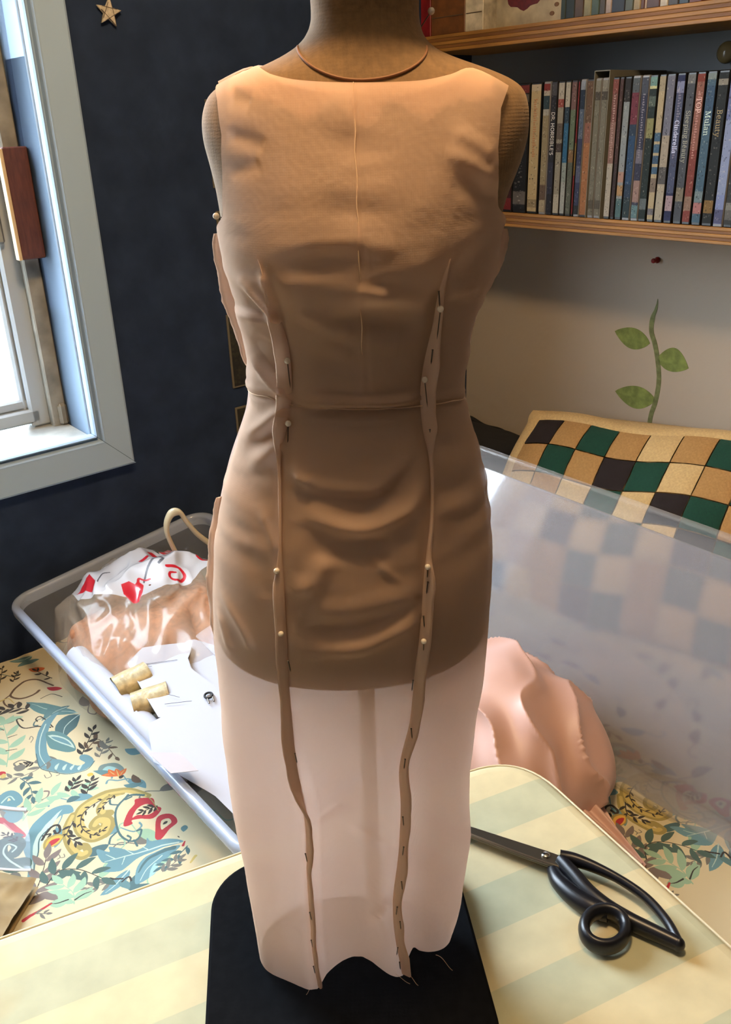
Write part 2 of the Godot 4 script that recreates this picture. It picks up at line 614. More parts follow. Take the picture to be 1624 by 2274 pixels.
func fill_poly(p: PackedVector2Array, c: Color) -> void:  # p in pixels; the picture repeats, so shapes wrap round its edges
	var w := ink_img.get_width()
	var h := ink_img.get_height()
	var lo := p[0].y
	var hi := p[0].y
	for q in p:
		lo = minf(lo, q.y)
		hi = maxf(hi, q.y)
	for y in range(int(floor(lo)), int(ceil(hi)) + 1):
		var xs := []
		var yy := y + 0.5
		for i in p.size():
			var a := p[i]
			var b := p[(i + 1) % p.size()]
			if (a.y <= yy) != (b.y <= yy):
				xs.append(a.x + (yy - a.y) / (b.y - a.y) * (b.x - a.x))
		xs.sort()
		for i in range(0, xs.size() - 1, 2):
			var x0 := int(round(xs[i]))
			var x1 := int(round(xs[i + 1]))
			if x1 <= x0:
				continue
			var sx := posmod(x0, w)
			ink_img.fill_rect(Rect2i(sx, posmod(y, h), mini(x1 - x0, w - sx), 1), c)
			if sx + x1 - x0 > w:
				ink_img.fill_rect(Rect2i(0, posmod(y, h), sx + x1 - x0 - w, 1), c)


func ink_leaf(a: Vector2, b: Vector2, w: float, bend: float, c: Color) -> void:
	var side := (b - a).orthogonal() * bend
	var l := PackedVector2Array()
	var r := PackedVector2Array()
	for i in 13:
		var u := i / 12.0
		var p := a.lerp(b, u) + side * 4.0 * u * (1.0 - u) * 0.5
		var t := ((b - a) + side * 2.0 * (1.0 - 2.0 * u)).normalized().orthogonal()
		var ww := w * 0.5 * pow(sin(PI * pow(u, 0.85)), 0.8)
		l.append((p + t * ww) * ink_k)
		r.append((p - t * ww) * ink_k)
	r.reverse()
	l.append_array(r)
	fill_poly(l, c)


func ink_stroke(pts: PackedVector2Array, w0: float, w1: float, c: Color) -> void:
	var p := smooth2(pts, 8)
	var m := p.size()
	for i in m - 1:
		var a := p[i] * ink_k
		var b := p[i + 1] * ink_k
		var ta := (p[mini(i + 1, m - 1)] - p[maxi(i - 1, 0)]).normalized().orthogonal()
		var tb := (p[mini(i + 2, m - 1)] - p[i]).normalized().orthogonal()
		var wa := maxf(lerpf(w0, w1, float(i) / (m - 1)) * 0.5 * ink_k, 0.8)
		var wb := maxf(lerpf(w0, w1, float(i + 1) / (m - 1)) * 0.5 * ink_k, 0.8)
		fill_poly(PackedVector2Array([a + ta * wa, b + tb * wb, b - tb * wb, a - ta * wa]), c)
	for e in [[p[0], w0], [p[m - 1], w1]]:
		var disc := PackedVector2Array()
		for q in 12:
			disc.append((e[0] + Vector2.from_angle(TAU * q / 12) * maxf(e[1] * 0.5, 0.9 / ink_k)) * ink_k)
		fill_poly(disc, c)


func bedspread_print() -> ImageTexture:
	ink_img = Image.create(2048, 2048, false, Image.FORMAT_RGB8)
	ink_img.fill(INK.cream)
	ink_k = 32.0  # pixels per centimetre, the print repeats every 64 cm
	var motifs := [
		["leaf", [-52.0, -66.3, -54.7, -64.3], 1.5, 0.20, "teal", "pale"],
		["leaf", [-50.5, -65.3, -53.0, -63.0], 1.3, -0.20, "teal2", ""],
		["leaf", [-48.8, -62.7, -51.2, -62.5], 1.1, 0.30, "orange", ""],
		["sprig", [-47.0, -60.2, -49.9, -62.0], 4, 1.0, "dark", "dark"],
		["sprig", [-54.2, -59.1, -54.9, -62.3], 5, 1.0, "dark", "dark"],
		["sprig", [-52.4, -59.4, -52.5, -61.3], 5, 0.9, "dark", "dark"],
		["stroke", [-46.2, -58.3, -48.8, -59.9, -50.8, -59.3, -51.9, -56.7, -50.2, -55.5, -48.4, -56.1, -47.9, -57.2], 0.26, 0.41, "brown"],
		["stroke", [-51.9, -56.7, -52.2, -54.9, -50.7, -53.4, -50.0, -54.4], 0.20, 0.31, "brown"],
		["leaf", [-44.6, -57.4, -47.0, -57.9], 1.0, 0.20, "red", ""],
		["stroke", [-52.6, -54.9, -51.8, -55.6, -50.5, -54.4], 0.31, 0.10, "yellow"],
		["stroke", [-46.9, -54.9, -45.7, -56.0, -43.9, -55.1], 0.13, 0.13, "dark"],
		["leaf", [-40.3, -50.5, -48.7, -54.2], 2.4, 0.15, "teal", "pale"],
		["leaf", [-44.7, -52.7, -44.7, -48.9], 1.1, 0.20, "teal2", ""],
		["leaf", [-42.3, -52.2, -43.9, -50.2], 1.3, -0.20, "teal2", "pale"],
		["leaf", [-39.8, -50.0, -40.6, -45.2], 2.8, -0.35, "dteal", "pale"],
		["sprig", [-47.4, -51.8, -49.9, -53.0, -51.8, -52.7], 9, 1.8, "dark", "dark"],
		["sprig", [-46.4, -40.4, -47.5, -44.3, -50.1, -49.2], 8, 2.6, "mint", "mint"],
		["stroke", [-48.2, -45.9, -47.2, -46.5], 0.13, 0.08, "dark"],
		["stroke", [-47.4, -43.1, -46.2, -43.6], 0.13, 0.08, "dark"],
		["stroke", [-49.3, -47.5, -50.0, -47.9], 0.13, 0.08, "dark"],
		["stroke", [-43.0, -47.5, -44.8, -47.9, -46.8, -47.7, -48.3, -49.5, -48.0, -49.9, -47.4, -49.4], 0.20, 0.20, "dark"],
		["stroke", [-42.7, -47.5, -45.1, -50.0, -45.7, -49.6, -45.3, -49.0], 0.15, 0.20, "dark"],
		["stroke", [-44.8, -44.8, -44.8, -45.7, -45.2, -46.0, -45.2, -45.4], 0.10, 0.10, "gray"],
		["fill", [-43.2, -50.9, -44.3, -48.9, -44.4, -46.0, -43.6, -42.9, -42.0, -40.1, -40.0, -39.3, -37.6, -38.9, -36.1, -39.7, -35.7, -41.3, -36.5, -42.3, -37.6, -42.4, -37.6, -41.7, -36.7, -41.0, -37.5, -40.5, -39.9, -41.5, -41.4, -41.9, -42.6, -44.3, -43.2, -47.5, -42.9, -50.2], "blue"],
		["fill", [-43.3, -46.6, -41.7, -46.6, -39.9, -45.4, -38.5, -43.4, -39.3, -42.8, -41.1, -43.3, -42.0, -43.7, -42.8, -45.0], "teal"],
		["leaf", [-42.9, -45.9, -38.7, -43.5], 1.0, 0.10, "pale", ""],
		["leaf", [-42.4, -45.6, -39.2, -43.9], 0.6, 0.10, "blue", ""],
		["stroke", [-43.9, -48.2, -43.8, -45.6, -42.9, -42.5, -41.4, -40.4], 0.18, 0.08, "pale"],
		["stroke", [-43.4, -42.6, -42.0, -40.0, -40.0, -39.2, -37.6, -38.8, -36.0, -39.6, -35.6, -41.3], 0.13, 0.13, "dteal"],
		["leaf", [-39.9, -39.6, -39.9, -40.9], 0.4, 0.30, "pale", ""],
		["leaf", [-38.9, -39.5, -38.9, -40.8], 0.4, 0.30, "pale", ""],
		["leaf", [-38.0, -39.5, -37.9, -40.8], 0.4, 0.30, "pale", ""],
		["leaf", [-37.0, -39.4, -36.9, -40.7], 0.4, 0.30, "pale", ""],
		["sprig", [-41.1, -41.5, -42.5, -39.6, -44.0, -38.5, -45.3, -38.3], 6, 1.5, "gray", "gray"],
		["sprig", [-43.9, -38.2, -42.3, -36.8, -41.4, -35.1], 6, 1.5, "dteal", "dteal"],
		["sprig", [-43.3, -41.1, -44.6, -40.7], 6, 0.8, "dark", "dark"],
		["leaf", [-44.0, -40.5, -45.5, -40.3], 1.3, 0.20, "gray", ""],
		["leaf", [-46.3, -39.5, -46.7, -38.8], 0.8, 0.10, "red", ""],
		["leaf", [-45.9, -38.8, -46.6, -38.7], 0.8, 0.10, "yellow", ""],
		["stroke", [-40.9, -39.5, -40.2, -38.6, -40.7, -38.2, -41.1, -38.7], 0.10, 0.10, "gray"],
		["stroke", [-40.1, -39.5, -39.3, -38.9, -39.6, -38.6], 0.10, 0.10, "gray"],
		["fill", [-34.6, -39.2, -34.5, -40.3, -33.6, -40.7, -32.3, -40.4, -31.3, -39.3, -31.2, -38.2, -32.5, -37.9, -33.9, -38.3], "grayteal"],
		["fill", [-34.0, -39.1, -33.6, -40.0, -32.4, -39.6, -31.7, -38.7, -32.6, -38.4], "pteal"],
		["leaf", [-32.1, -37.9, -35.2, -39.2], 1.0, -0.10, "teal2", ""],
		["leaf", [-31.5, -37.8, -33.9, -38.2], 1.0, -0.20, "orange", "yellow"],
		["leaf", [-31.7, -37.8, -33.3, -39.4], 0.9, 0.10, "orange", "yellow"],
		["leaf", [-31.5, -37.6, -31.0, -39.3], 0.9, 0.10, "orange", "yellow"],
		["leaf", [-31.5, -37.6, -32.4, -39.5], 0.8, 0.00, "orange", "yellow"],
		["leaf", [-30.9, -37.4, -31.5, -37.6], 0.7, 0.00, "dark", ""],
		["leaf", [-35.7, -38.4, -34.9, -38.3], 0.8, 0.20, "yellow2", ""],
		["stroke", [-28.6, -36.1, -30.2, -37.0, -31.5, -36.8, -32.6, -37.0, -32.7, -36.3], 0.20, 0.26, "blue"],
		["leaf", [-28.1, -36.1, -30.5, -35.9], 1.0, 0.30, "teal2", ""],
		["leaf", [-28.4, -36.1, -29.8, -37.8], 0.9, 0.20, "brown", ""],
		["sprig", [-41.3, -31.3, -40.5, -33.8, -38.5, -35.5, -35.3, -35.6], 11, 2.2, "mint", "mint"],
		["sprig", [-37.1, -35.5, -36.7, -37.3], 5, 1.3, "dark", "dark"],
		["sprig", [-34.7, -34.8, -34.8, -37.2], 6, 1.3, "dark", "dark"],
		["leaf", [-36.8, -33.6, -35.3, -34.3], 0.9, 0.20, "dteal", ""],
		["sprig", [-37.1, -43.4, -36.1, -45.5, -33.1, -42.0], 6, 1.4, "brown", "brown"],
		["sprig", [-37.5, -42.5, -37.3, -47.2], 7, 1.3, "dark", "dark"],
		["sprig", [-35.2, -42.1, -35.1, -45.2], 6, 1.2, "gray", "gray"],
		["leaf", [-34.4, -43.9, -36.0, -45.2], 0.8, 0.20, "gray", ""],
		["stroke", [-27.0, -33.8, -30.3, -35.0, -32.9, -34.3, -34.5, -32.7, -34.7, -31.0, -33.8, -29.1, -32.2, -28.2, -31.1, -28.7, -30.8, -29.8], 0.66, 1.79, "gold"],
		["stroke", [-31.0, -28.6, -30.9, -30.1, -32.1, -30.7, -32.6, -29.9, -32.1, -29.3], 1.53, 1.02, "gold"],
		["stroke", [-27.4, -33.8, -30.2, -34.7, -32.6, -34.0, -34.3, -32.6, -34.5, -31.0, -33.7, -29.2, -32.2, -28.4, -31.3, -28.9], 0.41, 1.28, "yellow"],
		["stroke", [-31.1, -28.9, -31.1, -30.1, -32.1, -30.5, -32.4, -29.8], 1.02, 0.61, "yellow"],
		["sprig", [-30.8, -34.2, -32.8, -33.4, -34.3, -31.5, -33.8, -29.5, -32.2, -28.4, -31.2, -29.1], 18, 0.6, "dark", "dark"],
		["stroke", [-35.4, -31.5, -35.7, -29.6, -34.7, -27.2, -33.0, -25.6, -32.2, -26.0, -32.8, -27.0, -33.4, -26.9], 0.77, 0.92, "gold"],
		["stroke", [-35.4, -31.3, -35.5, -29.5, -34.5, -27.3, -33.1, -26.0, -32.5, -26.1], 0.41, 0.61, "yellow"],
		["stroke", [-30.1, -34.3, -31.9, -33.9, -32.5, -32.4, -32.1, -31.5, -31.0, -31.3], 0.36, 1.02, "gold"],
		["stroke", [-30.4, -34.1, -31.8, -33.6, -32.3, -32.4, -31.9, -31.6], 0.15, 0.66, "yellow"],
		["sprig", [-31.2, -34.1, -32.3, -32.0], 6, 0.6, "dark", "dark"],
		["sprig", [-35.1, -30.5, -35.3, -28.6, -33.9, -27.6], 8, 1.0, "dark", "dark"],
		["fill", [-35.5, -32.1, -36.2, -33.1, -37.4, -33.2, -38.7, -32.7, -39.7, -31.0, -40.0, -28.8, -39.6, -26.7, -38.6, -24.9, -37.9, -22.7, -37.8, -20.2, -37.3, -20.6, -37.3, -22.7, -37.8, -24.6, -37.8, -26.2, -38.3, -28.0, -38.0, -29.8, -37.0, -31.5, -36.0, -31.7], "blue"],
		["leaf", [-37.9, -25.1, -37.0, -32.6], 1.0, 0.18, "pale", ""],
		["stroke", [-37.2, -22.7, -37.7, -24.6, -37.8, -26.2, -38.2, -28.0, -37.8, -29.7], 0.15, 0.15, "dteal"],
		["stroke", [-37.5, -23.1, -38.1, -25.1], 0.26, 0.10, "pale"],
		["stroke", [-37.9, -27.9, -37.6, -29.8, -36.8, -30.2, -36.3, -29.3, -36.6, -28.9, -37.0, -29.4], 0.26, 0.31, "dark"],
		["stroke", [-38.0, -28.5, -37.3, -28.9, -37.3, -28.3], 0.20, 0.31, "dark"],
		["leaf", [-35.6, -28.5, -37.3, -26.6], 1.8, -0.25, "gold", ""],
		["leaf", [-35.7, -28.4, -37.1, -26.7], 1.3, -0.25, "yellow2", ""],
		["leaf", [-35.9, -28.1, -37.0, -26.8], 0.7, -0.25, "red", ""],
		["fill", [-29.0, -29.4, -28.9, -31.4, -28.4, -32.5, -28.4, -33.3, -26.5, -33.4, -25.9, -32.3, -25.1, -31.8, -25.8, -30.4, -27.3, -30.3, -28.2, -30.1, -28.0, -29.6], "red"],
		["fill", [-28.2, -30.5, -28.0, -31.8, -26.9, -32.5, -25.8, -31.7, -26.4, -30.9, -27.7, -30.9], "cream"],
		["sprig", [-25.7, -32.2, -27.2, -31.4], 6, 0.9, "dark", "dark"],
		["stroke", [-27.0, -33.6, -26.3, -32.8, -25.4, -31.5], 0.15, 0.10, "gold"],
		["fill", [-25.2, -28.6, -25.4, -30.4, -24.6, -31.1, -23.5, -30.9, -22.9, -29.8, -23.6, -28.9, -23.9, -28.3, -24.4, -27.3, -25.0, -27.6], "red"],
		["fill", [-24.6, -28.9, -24.8, -30.1, -24.0, -30.5, -23.6, -29.8, -24.2, -29.1], "cream"],
		["leaf", [-24.1, -30.1, -24.5, -29.5], 0.4, 0.00, "dark", ""],
		["stroke", [-27.6, -33.9, -29.3, -33.9, -30.2, -32.5, -30.3, -31.0, -29.3, -28.5, -27.9, -27.4, -27.0, -27.7, -26.8, -28.8, -27.3, -28.7], 0.31, 0.20, "dteal"],
		["stroke", [-29.0, -33.7, -29.7, -33.3, -29.5, -34.0], 0.23, 0.31, "dteal"],
		["stroke", [-30.2, -32.4, -31.2, -32.6, -31.5, -33.3], 0.20, 0.26, "dteal"],
		["stroke", [-29.6, -28.6, -30.1, -27.9, -30.1, -27.1], 0.20, 0.26, "dteal"],
		["stroke", [-27.4, -27.5, -26.9, -26.8], 0.20, 0.26, "dteal"],
		["stroke", [-36.1, -25.6, -35.7, -26.1, -35.2, -25.6, -35.4, -25.3], 0.10, 0.10, "gray"],
		["stroke", [-35.2, -25.5, -34.7, -25.6, -34.9, -26.0], 0.10, 0.10, "gray"],
		["fill", [-21.7, -26.9, -23.4, -27.4, -25.3, -27.3, -26.0, -27.8, -26.0, -26.8, -27.1, -26.1, -28.9, -26.4, -30.0, -26.6, -29.8, -25.9, -31.3, -26.4, -30.9, -25.4, -30.2, -24.6, -29.6, -24.5, -30.0, -23.4, -28.1, -23.3, -27.3, -23.9, -26.2, -25.2, -24.1, -26.0, -22.3, -26.5], "blue"],
		["stroke", [-22.2, -26.7, -25.5, -26.1, -27.9, -25.3, -30.0, -24.7], 0.23, 0.08, "pale"],
		["stroke", [-25.6, -26.2, -26.6, -26.9], 0.15, 0.05, "pale"],
		["stroke", [-27.0, -25.6, -28.2, -26.3], 0.15, 0.05, "pale"],
		["stroke", [-27.9, -25.3, -28.0, -24.2], 0.15, 0.05, "pale"],
		["stroke", [-28.9, -25.0, -30.1, -25.6], 0.15, 0.05, "pale"],
		["fill", [-21.9, -26.2, -23.3, -26.0, -25.5, -25.2, -26.2, -23.7, -26.1, -22.2, -25.7, -21.2, -24.5, -21.9, -23.9, -22.5, -23.7, -23.8, -22.7, -24.8], "blue"],
		["stroke", [-22.6, -25.9, -25.1, -24.9, -25.9, -23.0], 0.66, 0.15, "dteal"],
		["stroke", [-23.7, -24.9, -25.0, -23.4, -25.4, -21.7], 0.15, 0.08, "pale"],
		["leaf", [-24.3, -24.0, -24.5, -21.9], 0.8, 0.20, "pteal", ""],
		["leaf", [-27.0, -23.5, -29.3, -20.0], 1.5, 0.12, "blue", "pale"],
		["leaf", [-27.8, -21.8, -26.3, -20.5], 0.9, 0.20, "teal2", ""],
		["stroke", [-27.4, -22.2, -28.4, -22.3, -28.9, -22.4, -29.0, -22.0], 0.20, 0.26, "dark"],
		["stroke", [-27.4, -21.8, -26.8, -22.4, -26.4, -21.8], 0.18, 0.23, "dark"],
		["sprig", [-28.8, -21.9, -30.9, -21.1], 5, 1.3, "gray", "gray"],
		["sprig", [-21.1, -26.1, -22.1, -24.3, -23.3, -23.3], 6, 1.3, "dteal", "dteal"],
		["stroke", [-19.9, -24.5, -20.3, -23.6], 0.36, 0.20, "yellow"],
		["sprig", [-23.1, -22.5, -21.7, -24.1], 6, 1.2, "gray", "gray"],
		["leaf", [-21.9, -29.2, -21.9, -28.2], 0.8, 0.00, "teal2", ""],
		["stroke", [-21.6, -26.2, -21.5, -26.8], 0.31, 0.15, "red"],
		["leaf", [-22.3, -27.6, -22.4, -27.5], 0.4, 0.00, "dark", ""],
		["sprig", [-37.0, -18.2, -36.3, -21.0, -36.7, -25.4], 12, 2.4, "taupe", "dark"],
		["sprig", [-35.4, -21.7, -34.8, -23.6, -32.7, -23.9, -29.8, -22.5], 10, 2.3, "dgreen", "dark"],
		["sprig", [-31.5, -18.6, -32.1, -20.2, -33.7, -21.7], 7, 2.4, "mint", "mint"],
		["leaf", [-31.6, -19.2, -30.0, -20.7], 1.3, 0.20, "mint", "dark"],
		["leaf", [-32.3, -19.2, -34.2, -18.7], 1.3, 0.20, "mint", "dark"],
		["stroke", [-35.9, -16.4, -34.8, -17.5, -33.9, -18.7], 0.41, 0.23, "red"],
		["sprig", [-35.0, -17.2, -34.0, -17.3], 3, 0.8, "gray", "gray"],
		["stroke", [-43.9, -31.3, -42.4, -30.6, -40.3, -28.8], 0.87, 0.56, "red"],
		["stroke", [-43.3, -30.8, -41.4, -29.3], 0.20, 0.10, "pink"],
		["stroke", [-38.9, -24.7, -40.4, -24.5, -41.9, -25.9, -42.3, -27.5, -41.3, -28.2, -40.3, -27.2, -40.4, -26.1], 1.79, 1.53, "dgreen"],
		["stroke", [-38.6, -24.0, -40.5, -25.0, -41.7, -26.3, -41.6, -27.5, -40.5, -27.0, -40.7, -26.3], 0.20, 0.20, "pale"],
		["sprig", [-40.8, -28.1, -42.6, -29.2], 7, 0.7, "dark", "dark"],
		["leaf", [-40.3, -28.8, -41.7, -29.4], 0.5, 0.10, "dteal", ""],
		["stroke", [-44.7, -33.5, -44.6, -35.3, -43.7, -35.2, -42.9, -34.2, -43.7, -33.7], 1.12, 1.28, "blue"],
		["stroke", [-44.4, -33.7, -42.3, -32.3, -42.4, -31.6, -43.1, -32.1], 1.28, 1.28, "blue"],
		["stroke", [-44.7, -34.0, -44.1, -35.0, -43.3, -34.4], 0.20, 0.13, "pale"],
		["leaf", [-40.0, -23.4, -38.6, -22.9], 0.8, 0.10, "gray", ""],
		["leaf", [-39.9, -23.2, -39.2, -22.3], 0.7, 0.10, "dark", ""],
		["stroke", [-39.1, -21.9, -38.3, -21.4, -38.1, -20.4], 0.31, 0.15, "dteal"],
	]
	var rng := RandomNumberGenerator.new()
	rng.seed = 11
	for i in 90:  # small scattered tendrils between the large motifs
		var a := Vector2(rng.randf_range(-56, 8), rng.randf_range(-67, -3))
		var dirv := Vector2.from_angle(rng.randf() * TAU)
		var c: String = ["gray", "dteal", "mint", "taupe", "blue"][i % 5]
		ink_leaf(a, a + dirv * 3.2, 1.3, 0.2, INK[c])
		ink_stroke(PackedVector2Array([a, a - dirv * 1.6 + dirv.orthogonal() * 0.6, a - dirv * 2.4, a - dirv * 2.1 - dirv.orthogonal() * 0.5]), 0.12, 0.25, INK[c])
	for m in motifs:
		var p := pairs(m[1])
		if m[0] == "leaf":
			ink_leaf(p[0], p[1], m[2], m[3], INK[m[4]])
			if m[5]:
				ink_stroke(PackedVector2Array([p[0], (p[0] + p[1]) / 2 + (p[1] - p[0]).orthogonal() * m[3] * 0.5, p[0].lerp(p[1], 0.85) + (p[1] - p[0]).orthogonal() * m[3] * 0.25]), 0.18, 0.05, INK[m[5]])
		elif m[0] == "fill":
			var q := smooth2(p, 4, true)
			for i in q.size():
				q[i] *= ink_k
			fill_poly(q, INK[m[2]])
		elif m[0] == "stroke":
			ink_stroke(p, m[2], m[3], INK[m[4]])
		elif m[0] == "sprig":
			var st := smooth2(p, 8)
			ink_stroke(p, 0.14, 0.08, INK[m[5]])
			for i in int(m[2]):
				var u: float = (i + 0.5) / m[2]
				var at := st[int(u * (st.size() - 1))]
				var t := (st[mini(int(u * (st.size() - 1)) + 1, st.size() - 1)] - st[maxi(int(u * (st.size() - 1)) - 1, 0)]).normalized()
				var sd := 1.0 if i % 2 == 0 else -1.0
				var ln: float = m[3] * (1.15 - 0.5 * absf(u - 0.4))
				ink_leaf(at, at + (t * 0.75 + t.orthogonal() * sd * 0.75).normalized() * ln, ln * 0.36, 0.12 * sd, INK[m[4]])
			ink_leaf(st[-1], st[-1] + (st[-1] - st[-3]).normalized() * m[3] * 0.9, m[3] * 0.34, 0.0, INK[m[4]])
	return ImageTexture.create_from_image(ink_img)


func bed_height(t: float, s: float, n: FastNoiseLite) -> float:
	var h := BED + 0.010 * n.get_noise_2d(t * 100, s * 100)
	h += 0.040 * exp(-(pow((t - 0.13) / 0.20, 2) + pow((s - 0.60) / 0.17, 2)))  # a heap of bedding under the back of the plastic box
	return h


func build_bed() -> void:
	var o := thing("bed", "bed against two walls under a cream bedspread printed with blue and red paisley leaves", "bed", room(0.60, 0, 1.0), TURN)
	var s := Shape.new()
	s.box(Vector3(1.10, 0.22, 1.86), Vector3(0, 0.45, 0), 0.03)
	part("mattress", s, M.mattress, o)
	s = Shape.new()
	s.box(Vector3(1.06, 0.10, 1.82), Vector3(0, 0.29, 0), 0.01)
	part("bed_frame", s, M.ply_dark, o)
	for x in [-0.48, 0.48]:
		for z in [-0.85, 0.85]:
			s = Shape.new()
			s.box(Vector3(0.06, 0.24, 0.06), Vector3(x, 0.12, z), 0.005)
			part("bed_leg", s, M.ply_dark, o)
	var n := noise(0.05, 21, 3)
	var fine := noise(0.25, 22, 3, true)
	var basis := Basis(Vector3.UP, deg_to_rad(TURN))
	var half := Vector2(0.58, 0.96)
	var g := Shape.new()
	var rows := []
	for j in 161:
		var row := []
		for i in 111:
			var x := lerpf(-half.x - 0.02, half.x + 0.06, i / 110.0)
			var z := lerpf(-half.y - 0.02, half.y + 0.04, j / 160.0)
			var drop := maxf(maxf(x - half.x, 0.0) / 0.06, maxf(absf(z) - half.y, 0.0) / 0.04)
			var y := bed_height(x + 0.60, z + 1.0, n) - 0.0015 * fine.get_noise_2d(x * 100, z * 100)
			y -= drop * drop * 0.22
			row.append(Vector3(clampf(x, -half.x, half.x + 0.012), y, clampf(z, -half.y, half.y)))
		rows.append(row)
	rows.reverse()
	g.rings(rows, false)
	for i in g.v.size():  # the print lies in world x and z
		var p := basis * g.v[i] + o.position
		g.uv[i] = Vector2(p.x, p.z) / 0.64
	var m := mat("bedspread", Color.WHITE, 0.85, {"tex": bedspread_print(), "sheen": 0.2})
	m.uv1_triplanar = false
	part("bedspread", g, m, o, "cream cotton spread with a printed paisley of blue, yellow and red")


# ---------------------------------------------------------------- shelves, discs, books
func shelf(t0: float, t1: float, h0: float, h1: float, label: String) -> void:
	var o := thing("wall_shelf", label, "shelf", room((t0 + t1) / 2, h0, 0.0), TURN, "plywood wall shelves")
	var l := t1 - t0
	var s := Shape.new()
	s.box(Vector3(l, h1 - h0 - 0.0006, 0.140), Vector3(0, (h1 - h0) / 2, 0.070), 0.001)
	part("board", s, M.ply_light, o)
	var plies := 5
	var th := (h1 - h0) / plies
	for i in plies:  # the sawn front edge shows the plies
		s = Shape.new()
		s.box(Vector3(l, th, 0.005 + (0.0006 if i % 2 == 0 else 0.0)), Vector3(0, th * (i + 0.5), 0.1425), 0.0006)
		part("ply", s, M.ply_light if i % 2 == 0 else M.ply_dark, o)


